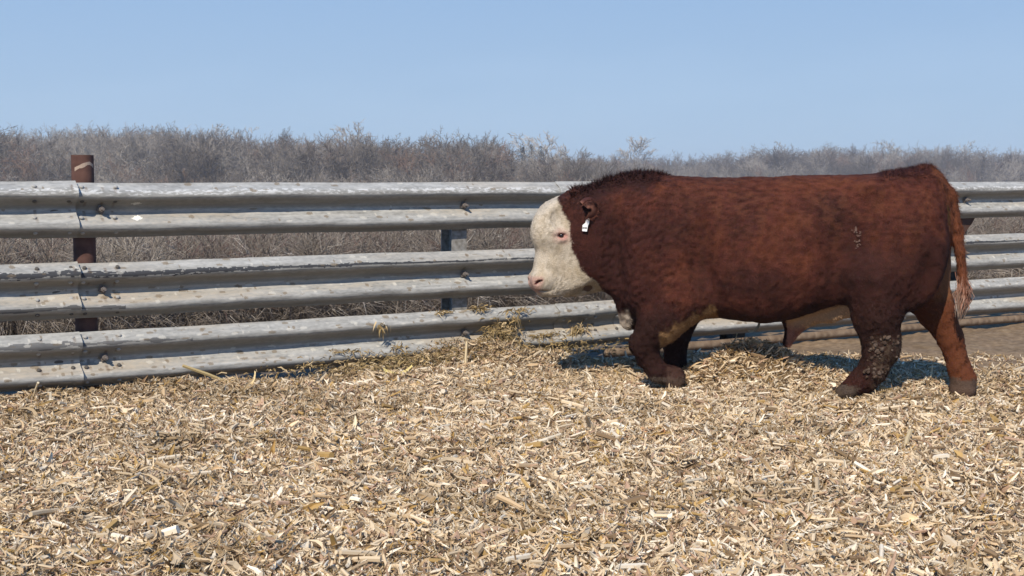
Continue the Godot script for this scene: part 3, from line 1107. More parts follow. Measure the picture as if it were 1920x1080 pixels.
func smooth_table(xs: Array, ys: Array, from: float, to: float, step: float) -> PackedFloat32Array:
	var raw := PackedFloat32Array()
	var n := int((to - from) / step) + 1
	for i in n:
		raw.append(table(xs, ys, from + i * step))
	for pass_ in 3:
		var next := raw.duplicate()
		for i in range(1, n - 1):
			next[i] = (raw[i - 1] + raw[i] * 2.0 + raw[i + 1]) * 0.25
		raw = next
	return raw


func to_head(p: Vector3) -> Vector3:
	# (forwards, height, towards the near side)
	var dx := p.x - HEAD_AT.x
	var dz := p.z - HEAD_AT.z
	return Vector3(-dx * hc + dz * hs, p.y, dx * hs + dz * hc)


func from_head(q: Vector3) -> Vector3:
	return Vector3(HEAD_AT.x - q.x * hc + q.z * hs, q.y, HEAD_AT.z + q.x * hs + q.z * hc)


func torso_at(p: Vector3) -> float:
	var f := clampf((p.x + 1.22) / 0.02, 0.0, 111.999)
	var i := int(f)
	f -= i
	var top := lerpf(t_top[i], t_top[i + 1], f)
	var bot := lerpf(t_bot[i], t_bot[i + 1], f)
	var w := lerpf(t_wide[i], t_wide[i + 1], f)
	var mid := bot + (top - bot) * 0.50
	var half := (top - bot) * 0.50
	var dy := absf(p.y - mid) / half
	var dz := absf(p.z - lerpf(t_side[i], t_side[i + 1], f)) / w
	var r := pow(pow(dy, 2.35) + pow(dz, 2.35), 0.42553)
	var d := (r - 1.0) * minf(half, w)
	var over := maxf(-1.22 - p.x, p.x - 1.02)
	if over > 0.0:
		d = sqrt(maxf(d, 0.0) * maxf(d, 0.0) + over * over) if d > 0.0 else over
	return d


func head_at(p: Vector3) -> float:
	var q := to_head(p)
	var f := clampf((q.y - 0.555) / 0.01, 0.0, 62.999)
	var i := int(f)
	f -= i
	var front := lerpf(h_front[i], h_front[i + 1], f)
	var back := lerpf(h_back[i], h_back[i + 1], f)
	var w := lerpf(h_wide[i], h_wide[i + 1], f)
	var da := q.x / front if q.x > 0.0 else -q.x / back
	var db := absf(q.z) / w
	var ex := lerpf(2.6, 4.4, smoothstep(0.80, 0.90, q.y) * smoothstep(1.19, 1.10, q.y)) + 1.4 * smoothstep(0.72, 0.64, q.y)
	var r := pow(pow(da, ex) + pow(db, ex), 1.0 / ex)
	var d := (r - 1.0) * minf(w, minf(front, back) + 0.02)
	var over := maxf(0.555 - q.y, q.y - 1.185)
	if over > 0.0:
		d = sqrt(maxf(d, 0.0) * maxf(d, 0.0) + over * over) if d > 0.0 else over
	return d


func capsule(a: Vector3, ra: float, b: Vector3, rb: float, k := 0.05) -> void:
	var box := AABB(a, Vector3.ZERO).expand(b).grow(maxf(ra, rb) + k)
	prims.append([0, a, b - a, ra, rb - ra, k, box, 1.0 / maxf((b - a).length_squared(), 1e-6)])


func blob(c: Vector3, r: Vector3, k := 0.08) -> void:
	prims.append([1, c, r, 0.0, 0.0, k, AABB(c - r, r * 2.0).grow(k), 1.0])


func carve(c: Vector3, r: Vector3, k := 0.01) -> void:
	prims.append([2, c, r, 0.0, 0.0, k, AABB(c - r, r * 2.0).grow(k), 1.0])


func field(p: Vector3) -> float:
	var d := 1.0
	if use_torso:
		d = torso_at(p)
	if use_head:
		var e := head_at(p)
		var h := maxf(0.06 - absf(d - e), 0.0) / 0.06
		d = minf(d, e) - h * h * 0.015
	for q in live:
		var e: float
		var kind: int = q[0]
		var c: Vector3 = q[1]
		var v: Vector3 = q[2]
		if kind == 0:
			var w := p - c
			var t := clampf(w.dot(v) * q[7], 0.0, 1.0)
			e = (w - v * t).length() - q[3] - q[4] * t
		else:
			var w := (p - c) / v
			var k0 := w.length()
			var k1 := (w / v).length()
			e = k0 * (k0 - 1.0) / maxf(k1, 1e-5)
		var k: float = q[5]
		if kind == 2:
			var h := maxf(k - absf(d + e), 0.0) / k
			d = maxf(d, -e) + h * h * k * 0.25
		else:
			var h := maxf(k - absf(d - e), 0.0) / k
			d = minf(d, e) - h * h * k * 0.25
	return d


func choose(box: AABB, grow: float) -> void:
	live = []
	var big := box.grow(grow)
	for q in prims:
		if big.intersects(q[6]):
			live.append(q)
	use_torso = big.intersects(AABB(Vector3(-1.24, 0.36, -0.38), Vector3(2.3, 1.0, 0.8)))
	use_head = big.intersects(AABB(Vector3(-1.5, 0.52, -0.12), Vector3(0.56, 0.7, 0.52)))


func surface_nets(box: AABB, cell: float, v: PackedVector3Array, idx: PackedInt32Array) -> void:
	var B := 4
	var n := Vector3i((box.size / cell).ceil())
	n = Vector3i(((n.x + B - 1) / B) * B, ((n.y + B - 1) / B) * B, ((n.z + B - 1) / B) * B)
	var sx := 1
	var sy := n.x
	var sz := n.x * n.y
	var grid := PackedFloat32Array()
	grid.resize(n.x * n.y * n.z)
	grid.fill(1.0)
	var active := []
	var half := cell * B * 0.5
	var reach := half * 1.75 * 1.5 + cell
	var stale := 0
	# coarse: 3x3x3 super blocks share a prim list
	var S := B * 3
	for Z in range(0, n.z, S):
		for Y in range(0, n.y, S):
			for X in range(0, n.x, S):
				var o := box.position + Vector3(X, Y, Z) * cell
				choose(AABB(o, Vector3.ONE * cell * (S + 1)), 0.12)
				if live.is_empty() and not use_torso and not use_head:
					continue
				for bz in range(Z, mini(Z + S, n.z), B):
					for by in range(Y, mini(Y + S, n.y), B):
						for bx in range(X, mini(X + S, n.x), B):
							var c := box.position + Vector3(bx, by, bz) * cell + Vector3.ONE * half
							var d := field(c)
							if absf(d) > reach:
								if d < 0.0:
									for k in B:
										for j in B:
											for i in B:
												grid[(bx + i) + (by + j) * sy + (bz + k) * sz] = -1.0
								continue
							active.append(Vector3i(bx, by, bz))
							for k in B:
								for j in B:
									var at := bx + (by + j) * sy + (bz + k) * sz
									for i in B:
										grid[at + i] = field(box.position + Vector3(bx + i, by + j, bz + k) * cell)
	var made := PackedInt32Array()
	made.resize(grid.size())
	made.fill(-1)
	var cells := []
	var g := PackedFloat32Array()
	g.resize(8)
	for b in active:
		for k in B:
			for j in B:
				for i in B:
					var x: int = b.x + i
					var y: int = b.y + j
					var z: int = b.z + k
					if x >= n.x - 1 or y >= n.y - 1 or z >= n.z - 1:
						continue
					var at := x + y * sy + z * sz
					g[0] = grid[at]
					g[1] = grid[at + 1]
					g[2] = grid[at + sy]
					g[3] = grid[at + sy + 1]
					g[4] = grid[at + sz]
					g[5] = grid[at + sz + 1]
					g[6] = grid[at + sz + sy]
					g[7] = grid[at + sz + sy + 1]
					var inside := 0
					for c in 8:
						if g[c] < 0.0:
							inside += 1
					if inside == 0 or inside == 8:
						continue
					var sum := Vector3.ZERO
					var count := 0
					for c in 8:
						for axis in [1, 2, 4]:
							if c & axis == 0:
								var e: int = c | axis
								if (g[c] < 0.0) != (g[e] < 0.0):
									var t := g[c] / (g[c] - g[e])
									var q := Vector3(c & 1, (c >> 1) & 1, c >> 2)
									if axis == 1:
										q.x = t
									elif axis == 2:
										q.y = t
									else:
										q.z = t
									sum += q
									count += 1
					made[at] = v.size()
					cells.append(at)
					v.append(box.position + (Vector3(x, y, z) + sum / count) * cell)
	for at in cells:
		for axis in 3:
			var step: int = [sx, sy, sz][axis]
			var u: int = [sy, sz, sx][axis]
			var w: int = [sz, sx, sy][axis]
			if at < u + w:
				continue
			var a := grid[at] < 0.0
			if a == (grid[at + step] < 0.0):
				continue
			var p0 := made[at]
			var p1 := made[at - u]
			var p2 := made[at - u - w]
			var p3 := made[at - w]
			if p0 < 0 or p1 < 0 or p2 < 0 or p3 < 0:
				continue
			if a:
				idx.append_array([p0, p2, p1, p0, p3, p2])
			else:
				idx.append_array([p0, p1, p2, p0, p2, p3])


func bull_skeleton() -> void:
	t_top = smooth_table(TX, TTOP, -1.22, 1.03, 0.02)
	t_bot = smooth_table(TX, TBOT, -1.22, 1.03, 0.02)
	t_wide = smooth_table(TX, TWIDE, -1.22, 1.03, 0.02)
	t_side = smooth_table(TX, TSIDE, -1.22, 1.03, 0.02)
	h_front = smooth_table(HY, HFRONT, 0.555, 1.195, 0.01)
	h_back = smooth_table(HY, HBACK, 0.555, 1.195, 0.01)
	h_wide = smooth_table(HY, HWIDE, 0.555, 1.195, 0.01)
	# shoulders, ribs and thighs
	blob(Vector3(-0.62, 0.86, 0.17), Vector3(0.26, 0.36, 0.165), 0.10)
	blob(Vector3(-0.62, 0.86, -0.17), Vector3(0.26, 0.36, 0.165), 0.10)
	blob(Vector3(-0.66, 0.62, 0.19), Vector3(0.18, 0.18, 0.12), 0.08)
	blob(Vector3(-0.05, 0.78, 0.18), Vector3(0.38, 0.33, 0.18), 0.10)
	blob(Vector3(0.72, 0.86, 0.16), Vector3(0.28, 0.36, 0.165), 0.08)
	blob(Vector3(0.74, 0.84, -0.16), Vector3(0.28, 0.36, 0.165), 0.08)
	blob(Vector3(0.60, 1.20, 0.20), Vector3(0.10, 0.06, 0.08), 0.08)
	carve(Vector3(-0.37, 0.76, 0.375), Vector3(0.055, 0.33, 0.095), 0.10)
	carve(Vector3(-0.90, 0.80, 0.32), Vector3(0.05, 0.28, 0.10), 0.10)
	carve(Vector3(0.44, 0.82, 0.375), Vector3(0.09, 0.28, 0.095), 0.10)
	carve(Vector3(0.88, 0.66, 0.30), Vector3(0.04, 0.16, 0.06), 0.08)
	blob(Vector3(-0.84, 0.47, 0.0), Vector3(0.09, 0.13, 0.12), 0.08)
	capsule(Vector3(-0.858, 0.47, 0.04), 0.05, Vector3(-0.866, 0.385, 0.045), 0.028, 0.04)
	# near fore leg, lifting: forearm slants forward, the foot trails
	capsule(Vector3(-0.46, 0.58, 0.19), 0.155, Vector3(-0.63, 0.41, 0.205), 0.125, 0.07)
	capsule(Vector3(-0.63, 0.41, 0.205), 0.125, Vector3(-0.732, 0.285, 0.21), 0.086, 0.04)
	capsule(Vector3(-0.732, 0.285, 0.21), 0.084, Vector3(-0.70, 0.19, 0.20), 0.066, 0.03)
	capsule(Vector3(-0.70, 0.19, 0.20), 0.064, Vector3(-0.645, 0.115, 0.20), 0.062, 0.03)
	capsule(Vector3(-0.645, 0.115, 0.20), 0.062, Vector3(-0.535, 0.085, 0.20), 0.056, 0.03)
	# far fore leg, carrying
	capsule(Vector3(-0.52, 0.56, -0.18), 0.15, Vector3(-0.60, 0.30, -0.18), 0.09, 0.06)
	capsule(Vector3(-0.60, 0.30, -0.18), 0.086, Vector3(-0.60, 0.13, -0.18), 0.062, 0.03)
	capsule(Vector3(-0.60, 0.13, -0.18), 0.062, Vector3(-0.63, 0.05, -0.18), 0.07, 0.03)
	# near hind leg
	capsule(Vector3(0.60, 0.70, 0.19), 0.185, Vector3(0.615, 0.50, 0.205), 0.135, 0.07)
	capsule(Vector3(0.615, 0.50, 0.205), 0.133, Vector3(0.645, 0.31, 0.20), 0.098, 0.04)
	capsule(Vector3(0.70, 0.36, 0.20), 0.045, Vector3(0.69, 0.27, 0.20), 0.05, 0.03)
	capsule(Vector3(0.64, 0.31, 0.20), 0.096, Vector3(0.60, 0.18, 0.21), 0.078, 0.04)
	capsule(Vector3(0.60, 0.18, 0.21), 0.076, Vector3(0.545, 0.11, 0.21), 0.07, 0.03)
	capsule(Vector3(0.545, 0.11, 0.21), 0.07, Vector3(0.475, 0.065, 0.215), 0.058, 0.03)
	# far hind leg, stretched back
	capsule(Vector3(0.84, 0.72, -0.17), 0.17, Vector3(0.94, 0.50, -0.19), 0.108, 0.06)
	capsule(Vector3(0.94, 0.50, -0.19), 0.106, Vector3(1.03, 0.33, -0.19), 0.076, 0.04)
	capsule(Vector3(1.03, 0.33, -0.19), 0.074, Vector3(1.085, 0.16, -0.19), 0.062, 0.03)
	capsule(Vector3(1.085, 0.16, -0.19), 0.062, Vector3(1.115, 0.09, -0.19), 0.066, 0.03)
	capsule(Vector3(1.11, 0.09, -0.19), 0.064, Vector3(1.11, 0.03, -0.19), 0.075, 0.03)
	for hoof in [[0.468, 0.06, 0.215, 0.085], [1.125, 0.035, -0.19, 0.045], [-0.655, 0.05, -0.18, 0.08], [-0.53, 0.075, 0.20, 0.02]]:
		var at := Vector3(hoof[0], hoof[1], hoof[2])
		blob(at + Vector3(-0.015, -0.015, 0.028), Vector3(0.062, 0.042, 0.034), 0.02)
		blob(at + Vector3(-0.015, -0.015, -0.028), Vector3(0.062, 0.042, 0.034), 0.02)
		carve(at + Vector3(-0.045, -0.01, 0.0), Vector3(0.05, 0.045, 0.007), 0.01)
		blob(at + Vector3(hoof[3], 0.055, 0.02), Vector3(0.018, 0.016, 0.014), 0.012)
	# tail
	capsule(Vector3(0.88, 1.28, 0.0), 0.06, Vector3(0.985, 1.17, 0.01), 0.048, 0.05)
	capsule(Vector3(0.985, 1.17, 0.01), 0.046, Vector3(1.045, 0.98, 0.015), 0.036, 0.02)
	capsule(Vector3(1.045, 0.98, 0.015), 0.036, Vector3(1.075, 0.76, 0.02), 0.028, 0.01)
	capsule(Vector3(1.075, 0.76, 0.02), 0.028, Vector3(1.098, 0.60, 0.03), 0.026, 0.01)
	# sheath and flank fold
	capsule(Vector3(0.15, 0.43, 0.0), 0.06, Vector3(0.098, 0.29, 0.0), 0.030, 0.05)
	capsule(Vector3(0.14, 0.42, 0.0), 0.05, Vector3(0.34, 0.475, 0.03), 0.045, 0.05)
	capsule(Vector3(0.34, 0.475, 0.03), 0.045, Vector3(0.52, 0.53, 0.10), 0.05, 0.05)
	# head: brow, eye rim, cheek, muzzle
	blob(from_head(Vector3(0.205, 0.955, -0.01)), Vector3(0.055, 0.10, 0.085), 0.04)
	blob(from_head(Vector3(0.135, 0.965, 0.105)), Vector3(0.055, 0.035, 0.035), 0.03)
	blob(from_head(Vector3(0.125, 0.902, 0.108)), Vector3(0.035, 0.016, 0.022), 0.02)
	blob(from_head(Vector3(0.02, 0.72, 0.085)), Vector3(0.10, 0.11, 0.035), 0.05)
	blob(from_head(Vector3(0.222, 0.650, 0.045)), Vector3(0.05, 0.045, 0.042), 0.04)
	blob(from_head(Vector3(0.222, 0.650, -0.045)), Vector3(0.05, 0.045, 0.042), 0.04)
	blob(from_head(Vector3(0.16, 0.575, 0.0)), Vector3(0.07, 0.025, 0.06), 0.02)
	carve(from_head(Vector3(0.115, 1.035, 0.145)), Vector3(0.07, 0.085, 0.036), 0.035)
	carve(from_head(Vector3(0.215, 0.800, 0.130)), Vector3(0.065, 0.085, 0.045), 0.04)
	carve(from_head(Vector3(0.215, 0.800, -0.130)), Vector3(0.065, 0.085, 0.045), 0.04)
	carve(from_head(Vector3(0.122, 0.926, 0.128)), Vector3(0.028, 0.014, 0.022), 0.012)
	carve(from_head(Vector3(0.262, 0.642, 0.074)), Vector3(0.015, 0.009, 0.022), 0.01)
	carve(from_head(Vector3(0.246, 0.653, 0.078)), Vector3(0.014, 0.007, 0.018), 0.008)
	carve(from_head(Vector3(0.285, 0.645, -0.05)), Vector3(0.020, 0.014, 0.024), 0.01)
	carve(from_head(Vector3(0.19, 0.590, 0.085)), Vector3(0.08, 0.005, 0.022), 0.008)


const FACE_Y := [0.53, 0.60, 0.65, 0.71, 0.829, 0.99, 1.16, 1.25]
const FACE_X := [-1.02, -1.01, -1.03, -1.11, -1.158, -1.19, -1.27, -1.30]


func coat_color(p: Vector3, n: Vector3) -> Color:
	var big := noise.get_noise_3d(p.x * 2.6, p.y * 2.6, p.z * 2.6)
	var mid := noise.get_noise_3d(p.x * 9.0, p.y * 6.0, p.z * 9.0)
	var red := Color(0.088, 0.0285, 0.0195)
	var dark := Color(0.040, 0.0175, 0.015)
	var rust := Color(0.145, 0.047, 0.024)
	var c := red.lerp(dark, clampf(0.25 + big * 0.9 + mid * 0.4, 0.0, 0.8))
	c = c.lerp(rust, clampf(-big * 0.8 + mid * 0.5 - 0.05, 0.0, 0.6))
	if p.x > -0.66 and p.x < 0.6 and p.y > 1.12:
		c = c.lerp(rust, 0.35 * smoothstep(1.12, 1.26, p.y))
	var streak := fine.get_noise_3d(p.x * 14.0, p.y * 38.0, p.z * 14.0)
	var knot := fine.get_noise_3d(p.x * 42.0, p.y * 42.0, p.z * 42.0)
	var woolly := maxf(smoothstep(-0.35, -0.65, p.x), smoothstep(0.65, 0.5, p.y))
	c *= maxf(0.45, 1.0 + 0.58 * streak + (0.25 + 0.4 * woolly) * knot)
	# curly dark crest, poll and rump tuft
	var crest := smoothstep(-1.2, -1.08, p.x) * (1.0 - smoothstep(-0.78, -0.55, p.x + 0.12 * mid))
	var depth := table(TX, TTOP, p.x) - p.y
	c = c.lerp(Color(0.042, 0.019, 0.018), crest * (1.0 - smoothstep(0.05, 0.20, depth + 0.06 * mid)) * 0.9)
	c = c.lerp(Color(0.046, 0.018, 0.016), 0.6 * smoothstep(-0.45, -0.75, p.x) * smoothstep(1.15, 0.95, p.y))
	if p.x > 0.5:
		c = c.lerp(Color(0.05, 0.018, 0.016), 0.8 * smoothstep(0.07, 0.01, depth + 0.05 * mid) * smoothstep(0.55, 0.75, p.x))
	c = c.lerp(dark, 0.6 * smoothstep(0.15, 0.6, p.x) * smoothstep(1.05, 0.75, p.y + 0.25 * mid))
	c = c.lerp(dark, 0.5 * hump(p.x, p.y, -0.36, 0.72, 0.10, 0.22) + 0.45 * hump(p.x, p.y, -0.92, 0.80, 0.10, 0.25))  # shade painted into the creases before and behind the shoulder
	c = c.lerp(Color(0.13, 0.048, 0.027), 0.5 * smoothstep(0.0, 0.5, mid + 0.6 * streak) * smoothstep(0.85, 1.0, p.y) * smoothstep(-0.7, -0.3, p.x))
	# dark underside and shaggy legs
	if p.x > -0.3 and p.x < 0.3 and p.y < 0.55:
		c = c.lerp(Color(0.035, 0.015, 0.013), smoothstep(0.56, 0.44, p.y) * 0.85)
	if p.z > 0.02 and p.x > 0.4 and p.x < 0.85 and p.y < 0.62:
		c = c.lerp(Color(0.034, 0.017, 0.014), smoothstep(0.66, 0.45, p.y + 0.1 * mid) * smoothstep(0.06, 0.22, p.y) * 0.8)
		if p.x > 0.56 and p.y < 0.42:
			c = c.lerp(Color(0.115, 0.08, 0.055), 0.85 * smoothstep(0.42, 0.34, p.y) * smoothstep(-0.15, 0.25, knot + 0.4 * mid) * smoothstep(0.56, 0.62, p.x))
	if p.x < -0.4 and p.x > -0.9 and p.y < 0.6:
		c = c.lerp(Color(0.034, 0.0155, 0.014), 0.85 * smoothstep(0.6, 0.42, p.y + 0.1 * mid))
	# pale underside of the lifted forearm
	if p.z > 0.0 and p.x > -0.62 and p.x < -0.30 and p.y < 0.55 and p.y > 0.27:
		var under := p.y - (0.30 + (p.x + 0.62) * 0.575)
		c = c.lerp(Color(0.33, 0.195, 0.09), (1.0 - smoothstep(0.02, 0.085, under + 0.05 * mid + 0.03 * knot)) * 0.85)
	# brisket tassel, flank fold, sheath
	if p.x < -0.80 and p.x > -0.98 and p.y < 0.50 and p.y > 0.3:
		c = c.lerp(Color(0.62, 0.52, 0.42), smoothstep(0.50, 0.42, p.y + 0.05 * mid) * smoothstep(-0.82, -0.85, p.x + 0.02 * mid))
	if p.x > 0.10 and p.x < 0.56 and absf(p.z) < 0.16 and p.y < 0.56:
		var fold := p.y - (0.44 + (p.x - 0.14) * 0.24)
		c = c.lerp(Color(0.55, 0.36, 0.22), 1.0 - smoothstep(0.01, 0.07, fold + 0.03 * knot))
		if p.x < 0.20:
			c = c.lerp(Color(0.36, 0.17, 0.125), smoothstep(0.44, 0.36, p.y))
	# far hind leg and inner thigh: sunlit orange painted into the coat
	if p.x > 0.82 and p.z < -0.02 and p.y < 0.9:
		c = c.lerp(Color(0.19, 0.064, 0.028), 0.7)
	# inner buttock behind the near thigh, sunlight painted in as a paler tone
	if p.x > 0.90 and p.z < 0.0 and p.y < 0.86 and p.y > 0.52:
		c = c.lerp(Color(0.34, 0.155, 0.07), 0.7 * smoothstep(0.90, 0.95, p.x) * smoothstep(0.52, 0.62, p.y) * smoothstep(0.86, 0.74, p.y))
	# tail with its sunlit orange painted in, stained beside it
	if p.x > 0.9 and p.y > 0.62 and p.z > -0.06 and p.z < 0.12:
		c = c.lerp(Color(0.21, 0.074, 0.036), 0.75)
		if p.x > 0.93 and p.x < 1.0 and p.y < 1.12 and p.z > 0.02:
			c = c.lerp(Color(0.075, 0.055, 0.02), 0.7)
	# hooves
	if p.y < 0.095 + 0.01 * mid and (p.x > 0.9 or p.x < 0.52):
		c = c.lerp(Color(0.115, 0.088, 0.068), 0.8)
	if p.x > -0.585 and p.x < -0.45 and p.y < 0.15 and p.z > 0.1:
		c = c.lerp(Color(0.10, 0.055, 0.04), 0.4)
	# white face
	if p.x < -0.98:
		var edge := table(FACE_Y, FACE_X, p.y) + 0.022 * mid + 0.012 * fine.get_noise_3d(p.x * 60, p.y * 60, p.z * 60)
		var white := 1.0 - smoothstep(-0.008, 0.008, p.x - edge)
		if white > 0.0:
			var q := to_head(p)
			var w := Color(0.66, 0.57, 0.455).lerp(Color(0.56, 0.455, 0.33), clampf(mid * 1.3 + 0.1, 0, 1))
			w = w.lerp(Color(0.46, 0.37, 0.25), clampf(smoothstep(0.10, -0.02, q.x) * smoothstep(0.82, 0.70, q.y) * (0.5 + mid * 1.6), 0, 0.8))
			var wisp := fine.get_noise_3d(p.x * 26.0, p.y * 18.0, p.z * 26.0)
			w = w.lerp(Color(0.40, 0.335, 0.245), clampf(wisp * 1.8 - 0.12, 0.0, 0.65))
			# pink eye rim, nose, dark nostril
			var e := Vector2((q.x - 0.117) / 0.036, (q.y - 0.922) / 0.030)
			if q.z > 0.04:
				w = w.lerp(Color(0.52, 0.22, 0.19), 0.85 * (1.0 - smoothstep(0.55, 1.1, e.length() + 0.4 * mid)))
				w = w.lerp(Color(0.60, 0.36, 0.30), 0.5 * (1.0 - smoothstep(0.9, 2.2, e.length() + 0.5 * mid)))
				if Vector2((q.x - 0.256) / 0.022, (q.y - 0.645 + 0.6 * (q.x - 0.256)) / 0.009).length() < 1.0:
					w = Color(0.10, 0.03, 0.028)
				if Vector2((q.x + 0.055) / 0.026, (q.y - 0.60) / 0.020).length() < 1.0 + 0.5 * mid:
					w = w.lerp(Color(0.12, 0.06, 0.035), 0.85)
			w = w.lerp(Color(0.58, 0.33, 0.28), smoothstep(0.225, 0.262, q.x + 0.03 * mid) * smoothstep(0.69, 0.665, q.y) * (1.0 if w.r > 0.2 else 0.0) * 0.7)
			c = c.lerp(w, white)
	return c


func build_bull() -> void:
	var bull := thing("bull", "red-brown bull with a white face walking left before the fence", "bull", BULL_AT, BULL_TURN)
	bull_skeleton()
	var v := PackedVector3Array()
	var idx := PackedInt32Array()
	surface_nets(AABB(Vector3(-1.065, -0.06, -0.48), Vector3(2.36, 1.46, 0.96)), 0.0135, v, idx)
	surface_nets(AABB(Vector3(-1.56, 0.50, -0.16), Vector3(0.514, 0.76, 0.52)), 0.0065, v, idx)
	# loose folds and curls of the coat in the surface itself
	var nor := normals_for(v, idx)
	for i in v.size():
		var p := v[i]
		var curl := smoothstep(-0.35, -0.7, p.x)
		var d := 0.010 * noise.get_noise_3d(p.x * 5.0, p.y * 3.0, p.z * 5.0)
		if p.x > -1.0:
			d += (0.004 + 0.008 * curl) * noise.get_noise_3d(p.x * 26.0, p.y * 26.0, p.z * 26.0)
		else:
			var q := to_head(p)
			var woolly := clampf(smoothstep(0.86, 0.92, q.y) * smoothstep(0.13, 0.17, q.x) + smoothstep(0.74, 0.66, q.y) * smoothstep(0.19, 0.14, q.x) + smoothstep(1.06, 1.12, q.y), 0.0, 1.0)
			d = d * 0.25 + (0.0010 + 0.0034 * woolly) * noise.get_noise_3d(p.x * 52.0, p.y * 52.0, p.z * 52.0)
		if p.y < 0.65 and p.y > 0.12 and p.x > 0.4:
			d += 0.006 * noise.get_noise_3d(p.x * 30.0, p.y * 45.0, p.z * 30.0)
		v[i] = p + nor[i] * d
	nor = normals_for(v, idx)
	var col := PackedColorArray()
	for i in v.size():
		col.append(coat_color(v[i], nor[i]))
	var hide := matte(Color(1, 1, 1), 0.85, true)
	hide.metallic_specular = 0.2
	hide.albedo_texture = noise_texture(0.05, Color(0.74, 0.74, 0.74), Color(1, 1, 1), 512, 4, 21)
	hide.uv1_triplanar = true
	hide.uv1_scale = Vector3(3, 5, 3)
	hide.heightmap_enabled = true
	hide.heightmap_texture = hide.albedo_texture
	hide.heightmap_scale = 0.9
	part("body", mesh_of(v, idx, col, nor), hide, bull)
	print("bull verts ", v.size(), " tris ", idx.size() / 3)
	build_coat(bull, v, idx, nor)
	build_head_parts(bull)


